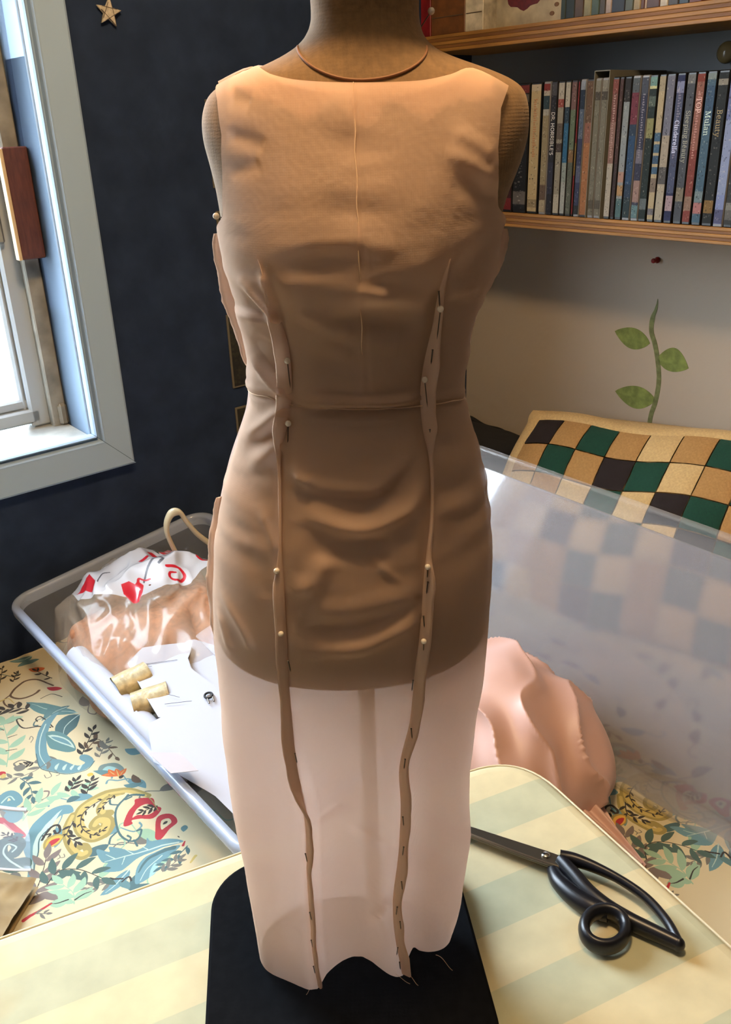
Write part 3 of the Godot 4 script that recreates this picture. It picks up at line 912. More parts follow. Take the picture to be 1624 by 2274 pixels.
# left edge along the shelf, width, spine colour, bands [from, to, colour], lettering, lettering colour, what it looks like
func discs() -> Array:
	return [
		[0.2109, 0.0216, "2a0c0c", [[0.9, 1.0, "6e1216"], [0.3, 0.6, "120808"], [0.0, 0.08, "7a1a18"]], "", "", "dark red and black"],
		[0.2345, 0.0277, "0c0c10", [[0.0, 0.06, "6b1d1a"], [0.07, 0.13, "55514c"], [0.84, 0.95, "5b5650"]], "", "", "wide black"],
		[0.2651, 0.0205, "b8a070", [[0.0, 0.05, "c4b090"], [0.9, 0.97, "8e7a55"]], "", "", "wide cream"],
		[0.2893, 0.0132, "8c7c5c", [[0.0, 0.05, "7a1f1c"], [0.05, 0.09, "b8b0a0"], [0.09, 0.19, "1c3038"], [0.19, 0.24, "a8a498"], [0.78, 0.9, "5a4636"], [0.9, 1.0, "a89878"]], "", "", "tan and teal"],
		[0.3039, 0.0122, "15151a", [[0.0, 0.09, "3a3a3c"], [0.6, 0.85, "1d2032"]], "DR. HORRIBLE'S", "c8c4bc", "black white-lettered"],
		[0.3174, 0.0124, "8a8472", [[0.0, 0.12, "b0a898"], [0.12, 0.18, "8c3a30"], [0.3, 0.42, "54483e"], [0.45, 0.52, "3a2e28"], [0.85, 1.0, "b4ac98"]], "", "", "grey-green and cream"],
		[0.3307, 0.0102, "9aa09a", [[0.0, 0.18, "b4ac9c"], [0.18, 0.3, "142838"], [0.3, 0.6, "1f5a82"], [0.6, 0.75, "8a9690"]], "", "", "white and bright blue"],
		[0.3417, 0.0108, "4c5244", [[0.0, 0.2, "6a4a44"], [0.2, 0.5, "5a6a50"], [0.5, 0.6, "7a5a34"]], "", "", "moss green"],
		[0.3533, 0.0039, "7a1a1e", [[0.45, 0.7, "8a6a28"]], "", "", "thin dark red"],
		[0.3576, 0.0102, "262e4c", [[0.0, 0.06, "8a94a0"], [0.06, 0.2, "101c30"], [0.2, 0.42, "4a5870"], [0.62, 0.75, "4a5270"], [0.93, 1.0, "141a1c"]], "", "", "slate blue"],
		[0.3687, 0.0130, "9c6238", [[0.0, 0.3, "5a3e28"], [0.3, 0.45, "8a5644"]], "", "", "orange-brown"],
		[0.3838, 0.0108, "6a6656", [[0.0, 0.1, "7c7868"], [0.08, 0.14, "3a3428"], [0.88, 0.95, "4a4236"]], "", "", "left of two grey-olive"],
		[0.3954, 0.0114, "6e6a5a", [[0.0, 0.1, "807c6c"], [0.08, 0.14, "3a3428"], [0.88, 0.95, "4a4236"]], "", "", "right of two grey-olive"],
		[0.4133, 0.0112, "6a4038", [[0.0, 0.1, "7a3a30"], [0.3, 0.6, "8a645a"], [0.6, 1.0, "b0a898"]], "", "", "rust red and cream"],
		[0.4250, 0.0075, "3c2420", [[0.6, 1.0, "2c2020"]], "", "", "thin dark brown"],
		[0.4333, 0.0115, "8a9296", [[0.0, 0.16, "181412"], [0.16, 0.6, "8c969c"], [0.66, 0.74, "b08878"], [0.76, 0.84, "b48c5c"], [0.86, 1.0, "44686c"]], "", "", "black-topped pale blue"],
		[0.4458, 0.0130, "1e3048", [[0.0, 0.1, "4a545c"], [0.1, 0.32, "6a2434"], [0.4, 0.75, "1e3e66"], [0.85, 1.0, "1c2e34"]], "", "", "blue with a red streak"],
		[0.4605, 0.0122, "242840", [[0.0, 0.12, "3a4254"], [0.5, 0.6, "6a6878"], [0.72, 0.88, "9a7a72"], [0.9, 1.0, "5a8088"]], "", "", "navy with a pink foot"],
		[0.4734, 0.0127, "12201e", [[0.0, 0.06, "6a9a94"], [0.06, 0.08, "d8dCa0"], [0.13, 0.2, "4a5c54"], [0.28, 0.42, "8a8a58"], [0.85, 0.93, "56646a"]], "", "", "dark green"],
		[0.4877, 0.0111, "b4a480", [[0.0, 0.1, "a89c80"], [0.38, 0.44, "34587a"], [0.46, 0.52, "34587a"], [0.54, 0.6, "2c4c6c"], [0.62, 0.67, "34587a"], [0.7, 0.8, "7a6a5c"], [0.92, 0.97, "6a6870"]], "", "", "cream with blue squares"],
		[0.4995, 0.0135, "a09684", [[0.0, 0.4, "6c7084"], [0.62, 0.74, "4c4c4c"], [0.75, 1.0, "b0a894"]], "", "", "silver-grey"],
		[0.5147, 0.0129, "1a2048", [[0.04, 0.12, "8088b0"], [0.12, 0.8, "3c4668"], [0.82, 0.93, "a8909c"]], "Cinderella", "b8c0e0", "navy script-titled"],
		[0.5297, 0.0133, "3c424c", [[0.0, 0.06, "6a6e70"], [0.76, 0.86, "7a7260"]], "Sleeping Beauty", "868470", "slate grey"],
		[0.5437, 0.0128, "763028", [[0.0, 0.05, "7c2a1c"], [0.05, 0.5, "8c5648"], [0.82, 0.92, "8a6a58"]], "TOP", "c8a090", "brick red"],
		[0.5582, 0.0140, "3a5a70", [[0.0, 0.04, "7a8c90"], [0.08, 0.3, "2c4c6c"], [0.78, 0.86, "6a8088"], [0.86, 0.94, "b07070"]], "Mulan", "a8bcb0", "steel blue"],
		[0.5738, 0.0153, "101416", [[0.04, 0.08, "8a887c"], [0.84, 0.93, "7a5a28"]], "Beauty", "7a6420", "black gold-lettered"],
		[0.5905, 0.0140, "7c8cc0", [[0.0, 0.3, "6674ac"], [0.3, 0.8, "8c9cc8"], [0.9, 1.0, "4a4e78"]], "", "", "periwinkle blue"],
		[0.6055, 0.0130, "24282a", [[0.85, 0.9, "7a7c78"], [0.9, 0.97, "5a5a58"]], "", "", "charcoal"],
		[0.6200, 0.0135, "402028", [[0.1, 0.4, "6a3a40"]], "", "", "maroon"],
		[0.6345, 0.0135, "30404c", [[0.1, 0.4, "56707c"]], "", "", "grey-blue"],
	]


func build_shelves() -> void:
	shelf(0.03, 1.05, 1.181, 1.203, "lower plywood wall shelf carrying the row of film discs")
	shelf(0.02, 1.05, 1.4475, 1.4725, "upper plywood wall shelf carrying books above the film discs")
	var list := discs()
	var aw := 32 * list.size()
	var img := Image.create(aw, 400, false, Image.FORMAT_RGB8)
	var rng := RandomNumberGenerator.new()
	rng.seed = 7
	for i in list.size():
		var d: Array = list[i]
		img.fill_rect(Rect2i(i * 32, 0, 32, 400), Color(d[2]).lerp(Color(0.24, 0.235, 0.23), 0.28))
		for b in d[3]:
			img.fill_rect(Rect2i(i * 32, int(b[0] * 400), 32, int((b[1] - b[0]) * 400)), Color(b[2]).lerp(Color(0.24, 0.235, 0.23), 0.32))
		for q in 150:  # small print and picture fragments
			var y := rng.randi_range(4, 390)
			var x := rng.randi_range(2, 24)
			var c := img.get_pixel(i * 32 + x, y)
			c = c.lerp(Color(0.75, 0.72, 0.66) if rng.randf() < 0.5 else Color(0.03, 0.03, 0.04), rng.randf_range(0.05, 0.42))
			img.fill_rect(Rect2i(i * 32 + x, y, rng.randi_range(1, 5), rng.randi_range(1, 5)), c)
		if i in [2, 13, 17, 21, 23]:  # columns of tiny unreadable lettering
			for q in 26:
				var y := 44 + q * 7
				img.fill_rect(Rect2i(i * 32 + 10, y, rng.randi_range(6, 12), 4), Color(d[2]).lerp(Color(0.45, 0.2, 0.12) if i == 2 else Color(0.75, 0.7, 0.68), 0.5))
	var m := mat("spine_print", Color.WHITE, 0.6, {"tex": ImageTexture.create_from_image(img), "spec": 0.3})
	for i in list.size():
		var d: Array = list[i]
		var w: float = d[1] - 0.0006
		var tall := 0.190
		var o := thing("disc_case", "", "disc case", room(d[0] + w / 2, 1.203, 0.0), TURN, "film discs on the lower shelf")
		var nb: String = list[i - 1][6] if i > 0 else "the shelf end"
		o.set_meta("label", "%s film disc, right of the %s one" % [d[6], nb] if i > 0 else "dark red and black film disc case, first of the row behind the form's shoulder")
		var s := Shape.new()
		s.box(Vector3(w, tall, 0.134), Vector3(0, tall / 2, 0.076), 0.0012)
		part("case", s, M.case_grey if i in [3, 9, 11, 12, 16, 17, 26] else M.case_black, o)
		s = Shape.new()
		var hw := w / 2 - 0.0008
		var u0 := (i + 0.02) * 32.0 / aw
		var u1 := (i + 0.98) * 32.0 / aw
		var lo := 0.004
		var hi := tall - 0.003
		s.face([Vector3(-hw, lo, 0.1436), Vector3(hw, lo, 0.1436), Vector3(hw, hi, 0.1436), Vector3(-hw, hi, 0.1436)], Vector3(0, 0, 1), [Vector2(u0, 1), Vector2(u1, 1), Vector2(u1, 0), Vector2(u0, 0)])
		s.face([Vector3(-hw, hi, 0.1428), Vector3(hw, hi, 0.1428), Vector3(hw, hi, 0.1436), Vector3(-hw, hi, 0.1436)], Vector3(0, 1, 0), [Vector2(u0, 0), Vector2(u1, 0), Vector2(u1, 0), Vector2(u0, 0)])
		s.face([Vector3(-hw, lo, 0.1428), Vector3(-hw, hi, 0.1428), Vector3(-hw, hi, 0.1436), Vector3(-hw, lo, 0.1436)], Vector3(-1, 0, 0), [Vector2(u0, 1), Vector2(u0, 0), Vector2(u0, 0), Vector2(u0, 1)])
		s.face([Vector3(hw, lo, 0.1428), Vector3(hw, hi, 0.1428), Vector3(hw, hi, 0.1436), Vector3(hw, lo, 0.1436)], Vector3(1, 0, 0), [Vector2(u1, 1), Vector2(u1, 0), Vector2(u1, 0), Vector2(u1, 1)])
		part("printed_spine", s, m, o)
		if d[4]:
			var tm := TextMesh.new()
			tm.text = d[4]
			var font := SystemFont.new()
			font.font_names = PackedStringArray(["Droid Serif" if i > 20 else "Droid Sans"])
			tm.font = font
			tm.font_size = 32
			tm.depth = 0.0003
			tm.pixel_size = (0.0085 if d[4].length() > 6 else 0.0098) / 32.0
			var t := part("title", tm, mat("title_%d" % i, Color(d[5]), 0.4), o)
			t.rotation_degrees.z = -90
			t.position = Vector3(0, 0.128 if d[4].length() < 8 else (0.112 if i > 5 else 0.118), 0.1440)
			if d[4] == "TOP":
				t.position.y = 0.150
	var sl := thing("slipcase", "thin pale slipcase around the two grey-olive disc cases, taller than its neighbours", "slipcase", room(0.3955, 1.203, 0.0), TURN)
	var sh := Shape.new()
	for x in [-0.0128, 0.0128]:
		sh.box(Vector3(0.0010, 0.1985, 0.139), Vector3(x, 0.09925, 0.0765), 0.0002)
	sh.box(Vector3(0.0266, 0.0012, 0.139), Vector3(0, 0.1989, 0.0765), 0.0002)
	part("sleeve", sh, mat("slip_card", Color(0.42, 0.41, 0.36), 0.5), sl)
	var books := [
		[0.0149, 0.0236, 0.19, "7a1418", "dark red hardback at the left end of the upper shelf"], [0.0401, 0.0776, 0.21, "6e4420", "thick brown leather-look volume beside the dark red hardback"],
		[0.1184, 0.0393, 0.20, "c8bca4", "thick cream book beside the brown volume"],
		[0.3104, 0.0085, 0.19, "1e2a1c", "thin dark green paperback right of the flowered picture book"], [0.3194, 0.0156, 0.2, "141c14", "blackish green paperback right of the thin dark green one"], [0.3354, 0.0150, 0.19, "4a3420", "brown paperback between the blackish green and the beige ones"],
		[0.3512, 0.0128, 0.195, "847c58", "beige-green paperback right of the brown one"], [0.3644, 0.0130, 0.19, "3c4c3c", "grey-green paperback right of the beige-green one"], [0.3781, 0.0100, 0.185, "3c3020", "dark paperback with a pale foot right of the grey-green one"],
		[0.3887, 0.0094, 0.19, "a08c80", "pinkish white paperback right of the pale-footed one"], [0.3984, 0.0215, 0.2, "141420", "thick black paperback under the front of the upper row"], [0.4203, 0.0127, 0.19, "4c5040", "grey-olive paperback right of the thick black one"],
		[0.4338, 0.0110, 0.185, "9a8458", "tan paperback right of the grey-olive one"], [0.4451, 0.0060, 0.19, "5c3018", "thin rust paperback right of the tan one"], [0.4514, 0.0026, 0.18, "c0b0a0", "very thin white booklet right of the rust paperback"],
		[0.4542, 0.0198, 0.2, "502c1c", "wide chestnut paperback right of the thin white booklet"], [0.4747, 0.0115, 0.18, "c4baa8", "white paperback right of the wide chestnut one"], [0.4870, 0.0150, 0.2, "40342c", "umber paperback right of the white one"],
		[0.5028, 0.0140, 0.19, "2c3a48", "slate paperback right of the umber one"], [0.5175, 0.0180, 0.2, "6a2c20", "russet paperback, last in view on the upper shelf"],
	]
	for b in books:
		var hh: float = b[2]
		var o := thing("book", b[4], "book", room(b[0] + b[1] / 2, 1.4725, 0.0), TURN, "books on the upper shelf")
		var bw: float = b[1]
		var s := Shape.new()
		var ct := minf(0.0022, bw * 0.2)
		s.box(Vector3(bw, hh, 0.004), Vector3(0, hh / 2, 0.138), 0.001)
		s.box(Vector3(ct, hh, 0.120), Vector3(-bw / 2 + ct / 2, hh / 2, 0.078), 0.0004)
		s.box(Vector3(ct, hh, 0.120), Vector3(bw / 2 - ct / 2, hh / 2, 0.078), 0.0004)
		part("cover", s, mat("cover_" + b[3], Color(b[3]), 0.5, {"tex": blotch_tex, "scale": 12.0}), o)
		s = Shape.new()
		s.box(Vector3(bw - ct * 2, hh - 0.006, 0.112), Vector3(0, hh / 2, 0.079))
		part("page_block", s, M.pages, o)
		if bw > 0.03:
			for y in [0.026, 0.16]:
				s = Shape.new()
				s.box(Vector3(bw - 0.006, 0.0012, 0.0008), Vector3(0, y, 0.1402))
				part("spine_line", s, mat("line_dark", Color(0.30, 0.25, 0.2), 0.6), o)
	# the picture book that shows its cover
	var pb := thing("picture_book", "pale picture book facing out on the upper shelf, dark red flower on its cover", "book", room(0.240, 1.4725, 0.118), TURN + 4.0)
	var ps := Shape.new()
	ps.box(Vector3(0.130, 0.17, 0.014), Vector3(0, 0.085, 0), 0.001)
	part("book_block", ps, mat("pale_cover", Color(0.66, 0.60, 0.48), 0.5, {"tex": blotch_tex, "scale": 8.0}), pb)
	ps = Shape.new()
	var blob := PackedVector2Array()
	for q in 40:
		var a := TAU * q / 40.0
		var r := 0.040 * (1.0 + 0.06 * sin(a * 9.0))
		blob.append(Vector2(cos(a) * r - 0.012, sin(a) * r * 0.9))
	ps.slab(blob, [[0, 0], [0, 0.0004]], Transform3D(Basis(Vector3.RIGHT, PI / 2), Vector3(0, 0.058, 0.0070)))
	part("printed_flower", ps, mat("flower_red", Color(0.36, 0.07, 0.08), 0.6, {"tex": blotch_tex, "scale": 40.0}), pb)
	ps = Shape.new()
	for q in 7:
		ps.ball(Vector3(0.040 + 0.010 * sin(q * 2.3), 0.012 + q * 0.011, 0.0071), 0.003, 8, Vector3(1.4, 1, 0.1))
	part("printed_leaf", ps, mat("leaf_brown", Color(0.36, 0.24, 0.12), 0.6), pb)


# ---------------------------------------------------------------- on the walls
func wall_things() -> void:
	# painted vine (flat paint on the light wall)
	var v := thing("painted_vine", "green vine with three leaves painted on the pale wall above the patchwork cushion", "wall painting", room(0.43, 0.862, 0.0), TURN)
	var stem := smooth2(pairs([0.0100, -0.06, 0.0098, 0.001, 0.0165, 0.035, 0.0185, 0.070, 0.0130, 0.100, 0.0045, 0.128, -0.0055, 0.150, -0.0060, 0.172, -0.0005, 0.190, 0.0000, 0.2045]), 8)
	var o := PackedVector2Array()
	var back := PackedVector2Array()
	for i in stem.size():
		var t := (stem[mini(i + 1, stem.size() - 1)] - stem[maxi(i - 1, 0)]).normalized().orthogonal()
		var w := 0.0042 * clampf((stem.size() - i) / 18.0, 0.1, 1.0)
		o.append(stem[i] + t * w)
		back.append(stem[i] - t * w)
	back.reverse()
	o.append_array(back)
	var upright := Transform3D(Basis(Vector3.RIGHT, -PI / 2), Vector3(0, 0, 0))
	for i in o.size():
		o[i].y = -o[i].y
	var s := Shape.new()
	s.slab(o, [[0, 0.0], [0, 0.0006]], Transform3D(Basis(Vector3(1, 0, 0), Vector3(0, 0, 1), Vector3(0, -1, 0)), Vector3.ZERO))
	part("stem", s, M.vine_stem, v)
	for l in [[-0.006, 0.130, -0.077, 0.140, 0.036, 0.10], [0.011, 0.108, 0.0697, 0.101, 0.040, 0.30], [0.016, 0.036, -0.0655, 0.035, 0.040, 0.16]]:
		var a := Vector2(l[0], -l[1])
		var b := Vector2(l[2], -l[3])
		var lf := PackedVector2Array()
		var rt := PackedVector2Array()
		for i in 17:
			var u := i / 16.0
			var nrm := (b - a).normalized().orthogonal()
			var wd: float = l[4] * 0.5 * pow(sin(PI * pow(u, 0.9)), 0.85)
			var bend: float = sin(PI * u) * l[5] * 0.018
			lf.append(a.lerp(b, u) + nrm * (wd + bend))
			rt.append(a.lerp(b, u) + nrm * (bend - wd))
		rt.reverse()
		lf.append_array(rt.slice(1, 16))
		s = Shape.new()
		s.slab(lf, [[0, 0.0], [0, 0.0006]], Transform3D(Basis(Vector3(1, 0, 0), Vector3(0, 0, 1), Vector3(0, -1, 0)), Vector3.ZERO))
		part("leaf", s, M.vine_leaf, v)
	# red push pin
	var p := thing("push_pin", "small red push pin stuck in the pale wall under the disc shelf", "push pin", room(0.4228, 1.128, 0.0), TURN)
	s = Shape.new()
	s.lathe([[0.0, 0.0], [0.0048, 0.0], [0.0050, 0.002], [0.0028, 0.0035], [0.0024, 0.008], [0.0036, 0.0105], [0.0040, 0.012], [0.0034, 0.0135], [0.0, 0.0138]], 20, Transform3D(Basis(Vector3.RIGHT, PI / 2), Vector3(0, 0, 0.001)))
	part("knob", s, M.tack_red, p)
	s = Shape.new()
	s.lathe([[0.0005, -0.004], [0.0005, 0.003]], 8, Transform3D(Basis(Vector3.RIGHT, PI / 2), Vector3.ZERO))
	part("needle", s, M.pin_steel, p)
	# round glass knob
	p = thing("glass_knob", "round brownish glass knob on the dark wall between the shelves", "knob", room(0.505, 1.4195, 0.0), TURN)
	s = Shape.new()
	s.lathe([[0.0, 0.0], [0.010, 0.0], [0.010, 0.004], [0.0125, 0.007], [0.0145, 0.012], [0.0130, 0.0165], [0.008, 0.019], [0.0, 0.0195]], 28, Transform3D(Basis(Vector3.RIGHT, PI / 2), Vector3.ZERO))
	part("knob", s, M.amber_glass, p)
	# wooden star on the window wall
	p = thing("wooden_star", "small pale wooden star with dark scored lines hanging on the navy wall near the window", "star", room(0.0, 1.4900, 0.6965), TURN)
	var face_out := Transform3D(Basis(Vector3(0, 0, -1), Vector3(1, 0, 0), Vector3(0, -1, 0)), Vector3(0.002, 0, 0))
	var st := PackedVector2Array()
	for q in 10:
		var r := 0.0180 if q % 2 == 0 else 0.0080
		st.append(Vector2.from_angle(-PI / 2 + TAU * q / 10.0 + 0.16) * r)
	s = Shape.new()
	s.slab(st, [[0.0008, 0], [0, 0.0008], [0, 0.0042], [0.0012, 0.0052]], face_out)
	part("star_body", s, M.star_wood, p)
	s = Shape.new()
	for q in 5:
		var a := st[q * 2]
		var b := st[(q * 2 + 4) % 10]
		var q3 := func(z: Vector2) -> Vector3: return face_out * Vector3(z.x, 0.0053, z.y)
		s.tube([q3.call(a.lerp(b, 0.2)), q3.call(a.lerp(b, 0.8))], 0.0004, 6)
	part("scored_line", s, M.star_line, p)
	# four picture cards, one above the other, mostly behind the form
	var names := ["lowest", "second lowest", "second highest", "topmost"]
	var lows := [0.7900, 0.9464, 1.1056, 1.2617]
	for i in 4:
		var hh := 0.1225
		var img := Image.create(90, 128, false, Image.FORMAT_RGB8)
		img.fill(Color(0.10, 0.10, 0.10))
		var rng := RandomNumberGenerator.new()
		rng.seed = 31 + i
		for q in 900:
			img.fill_rect(Rect2i(rng.randi_range(0, 84), rng.randi_range(0, 122), 5, 5), Color(0.10, 0.10, 0.10).lerp(Color(0.20, 0.19, 0.13), rng.randf()))
		ink_img = img
		ink_k = 1.0
		if i == 1:
			fill_poly(pairs([24, 40, 40, 34, 52, 44, 56, 60, 64, 78, 56, 84, 40, 76, 26, 78, 22, 60]), Color(0.42, 0.13, 0.10))
			fill_poly(pairs([28, 32, 38, 28, 44, 36, 36, 44, 28, 42]), Color(0.40, 0.25, 0.18))
		else:
			fill_poly(pairs([30, 40, 50, 30, 62, 60, 52, 90, 34, 86]), Color(0.24, 0.17, 0.12))
		var c := thing("picture_card", "%s of four dark picture cards on navy wall%s" % [names[i], ", with a red figure" if i == 1 else ""], "picture card", room(0.0, lows[i], 0.517), TURN, "picture cards on the navy wall")
		s = Shape.new()
		s.box(Vector3(0.0030, hh, 0.090), Vector3(0.0015, hh / 2, 0), 0.0006)
		part("mount", s, mat("card_edge", Color(0.40, 0.37, 0.30), 0.6), c)
		s = Shape.new()
		s.face([Vector3(0.0032, 0.003, 0.042), Vector3(0.0032, 0.003, -0.042), Vector3(0.0032, hh - 0.003, -0.042), Vector3(0.0032, hh - 0.003, 0.042)], Vector3(1, 0, 0), [Vector2(0, 1), Vector2(1, 1), Vector2(1, 0), Vector2(0, 0)])
		part("print", s, mat("card_print_%d" % i, Color.WHITE, 0.5, {"tex": ImageTexture.create_from_image(img)}), c)


# ---------------------------------------------------------------- cushion and blankets
func patchwork_pillow() -> void:
	var right := Vector3(0.710, 0.100, 0.697).normalized()
	var up := Vector3(0.410, 0.747, -0.524)
	up = (up - right * up.dot(right)).normalized()
	var nrm := right.cross(up)
	var p0 := Vector3(0.308, 0.865, -1.015) - up * 0.006 + right * 0.006
	var o := thing("patchwork_cushion", "big velvet patchwork cushion in cream, tan, green and dark brown squares against the pale wall", "cushion", p0)
	var a := 0.055
	var cols := 9
	var rows := 6
	var w0 := -0.030
	var w1 := a * cols
	var hh := a * rows
	var surf := func(x: float, y: float) -> Vector3:  # x to the right, y down the slope
		var u := clampf((x - w0) / (w1 - w0), 0, 1)
		var v := clampf((y + 0.022) / (hh + 0.022), 0, 1)
		var bulge := 0.050 * pow(sin(PI * u), 0.45) * pow(sin(PI * clampf(v, 0.0, 1.0)), 0.55) - 0.028
		var sag := 0.006 * sin(x * 21.0 + 0.6) + 0.004 * sin(y * 30.0 + x * 9.0)
		return right * (x - 0.010 * sin(PI * v) * (1.0 - u)) - up * (y + 0.006 * sin(PI * u) - 0.004 * sin(x * 25.0)) + nrm * (bulge + sag * sin(PI * v))
	var tones := {"D": Color(0.12, 0.07, 0.06), "G": Color(0.04, 0.25, 0.18), "T": Color(0.70, 0.53, 0.31), "C": Color(0.82, 0.69, 0.47)}
	var layout := ["DTGTCTGTDT", "TGTDGCTGTC", "CTCGCDGTCG", "TCDCGCDGTC", "CTTGCTGCDT", "GCTDGTCGTC"]
	var pile := noise(0.06, 41, 3)
	for key in tones:
		mat("velvet_" + key, tones[key], 0.95, {"tex": grain_tex, "bump": [weave_tex, 45.0, 0.04], "sheen": 0.35})
	for r in rows:
		for c in cols:
			var x0 := c * a
			var y0 := r * a
			var f := func(u: float, v: float) -> Vector3:
				var e := 0.0010
				var x := x0 + lerpf(e, a - e, u)
				var y := y0 + lerpf(a - e, e, v)
				var puff := 0.0030 * pow(maxf(sin(PI * u) * sin(PI * v), 0.0), 0.4) + 0.0016 * pile.get_noise_2d(x * 500, y * 500)
				return surf.call(x, y) + nrm * puff
			part("patch", grid(9, 9, f), M["velvet_" + layout[r][c]], o)
	var border := func(u: float, v: float) -> Vector3: return surf.call(lerpf(-0.030, w1, u), lerpf(0.0015, -0.024, v)) + nrm * (0.004 * sin(PI * v) - 0.001)
	part("border", grid(60, 6, border), M.velvet_C, o, "cream border strip along the top edge")
	var side := func(u: float, v: float) -> Vector3: return surf.call(lerpf(-0.030, 0.0015, u), lerpf(hh, -0.02, v)) + nrm * (0.003 * sin(PI * u) - 0.001)
	part("border", grid(6, 40, side), M.velvet_C, o)
	var rim := []
	for q in 120:  # closed back of the cushion
		var u: float = q / 120.0 * 4.0
		var e: int = int(u)
		var fr: float = u - e
		var x: float = [lerpf(w0, w1, fr), w1, lerpf(w1, w0, fr), w0][e]
		var y: float = [-0.024, lerpf(-0.024, hh, fr), hh, lerpf(hh, -0.024, fr)][e]
		rim.append(Vector2(x, y))
	var rws := []
	var mid := Vector2((w0 + w1) / 2, hh / 2)
	for k in 6:
		var fsc: float = [1.0, 1.005, 0.97, 0.85, 0.55, 0.05][k]
		var dep: float = [0.0, -0.010, -0.022, -0.036, -0.046, -0.048][k]
		var row := []
		for p in rim:
			var q: Vector2 = mid + (p - mid) * fsc
			var sp: Vector3 = surf.call(clampf(p.x, w0, w1), clampf(p.y, -0.024, hh)) if k == 0 else right * q.x - up * q.y + nrm * (dep - 0.028)
			row.append(sp - nrm * (0.0015 if k == 0 else 0.0))
		rws.append(row)
	rws.reverse()
	var s := Shape.new()
	s.rings(rws)
	part("backing", s, M.velvet_C, o)


func soft_pad(size: Vector3, seed_: int, lumps: float) -> Shape:  # a folded cloth: rounded block with slack faces
	var n := noise(0.09, seed_, 3)
	var f := func(u: float, v: float) -> Vector3:
		var a := -TAU * u
		var b := PI * v - PI / 2
		var q := Vector3(cos(b) * cos(a), sin(b), cos(b) * sin(a))
		var e := 0.34
		var p := Vector3(signf(q.x) * pow(absf(cos(a)), e) * pow(absf(cos(b)), e), signf(q.y) * pow(absf(q.y), e), signf(q.z) * pow(absf(sin(a)), e) * pow(absf(cos(b)), e))
		p *= size / 2.0
		return p * (1.0 + lumps * n.get_noise_3d(p.x * 140, p.y * 140, p.z * 140)) + Vector3(0, size.y / 2, 0)
	return grid(72, 36, f, true)


func blankets() -> void:
	var o := thing("folded_blanket", "brown folded blanket lying in the bed corner under a dark felt one", "blanket", room(0.115, BED + 0.008, 0.15), TURN)
	part("folds", soft_pad(Vector3(0.200, 0.062, 0.26), 5, 0.04), M.brown_blanket, o)
	var b := thing("felt_blanket", "dark slate felt blanket with black piping on top of the brown one in the corner", "blanket", room(0.110, BED + 0.071, 0.12), TURN)
	part("folds", soft_pad(Vector3(0.200, 0.090, 0.20), 6, 0.04), M.dark_felt, b)
	var s := Shape.new()
	var pts := []
	for i in 24:
		var u := i / 23.0
		pts.append(Vector3(lerpf(-0.094, 0.096, u), 0.092 - 0.020 * u - 0.014 * pow(2 * u - 1, 6) + 0.003 * sin(u * 13), -0.084))
	s.tube(pts, 0.006, 10)
	part("piping", s, M.piping_black, b, "black piping along the fold")


# ---------------------------------------------------------------- plastic box and what lies in it
const BOX_A := Vector3(-0.535, 0.72, -0.651)  # near left corner of the rim
const BOX_L := 0.66
const BOX_W := 0.3386
const BOX_D := 0.096


func box_frame() -> Transform3D:
	var e1 := Vector3(0.629, -0.001, 0.778).normalized()
	var e2 := Vector3(0.771, 0.133, -0.623)
	e2 = (e2 - e1 * e2.dot(e1)).normalized()
	return Transform3D(Basis(e1, e1.cross(e2), -e2), BOX_A)  # x along the length, y up out of the box, z towards the near side


func round_rect(x0: float, z0: float, x1: float, z1: float, r: float, n := 8) -> PackedVector2Array:
	var o := PackedVector2Array()
	for c in [[x1 - r, z1 - r, 0.0], [x0 + r, z1 - r, PI / 2], [x0 + r, z0 + r, PI], [x1 - r, z0 + r, PI * 1.5]]:
		for i in n + 1:
			o.append(Vector2(c[0], c[1]) + Vector2.from_angle(c[2] + PI / 2 * i / n) * r)
	return o


func container() -> void:
	var fr := box_frame()
	var o := thing("plastic_box", "shallow clear plastic storage box full of sewing scraps, open on the bed behind the form", "storage box", BOX_A)
	o.transform = fr
	var loop := func(inset: float, y: float, r: float) -> Array:
		var q := []
		for p in round_rect(inset, -BOX_W + inset, BOX_L - inset, -inset, r):
			q.append(Vector3(p.x, y, p.y))
		return q
	var s := Shape.new()  # tapered walls, inside and outside skin
	s.rings([loop.call(0.008, -0.004, 0.030), loop.call(0.012, -0.03, 0.030), loop.call(0.020, -BOX_D + 0.010, 0.026), loop.call(0.028, -BOX_D, 0.022)])
	part("wall", s, M.clear_plastic, o)
	s = Shape.new()
	s.rings([loop.call(0.028, -BOX_D, 0.022), loop.call(0.15, -BOX_D + 0.001, 0.01), loop.call(0.1690, -BOX_D + 0.001, 0.0001)])
	part("bottom", s, M.clear_plastic, o)
	s = Shape.new()  # rolled lip
	var lip := [[0.010, -0.016], [0.0, -0.016], [-0.002, -0.012], [-0.002, -0.002], [0.0, 0.001], [0.004, 0.002], [0.009, 0.0005], [0.0105, -0.004], [0.010, -0.016]]
	var rws := []
	for p in lip:
		rws.append(loop.call(p[0], p[1], 0.034 - p[0]))
	s.rings(rws)
	part("rim", s, M.rim_plastic, o, "thick rolled rim of the box")


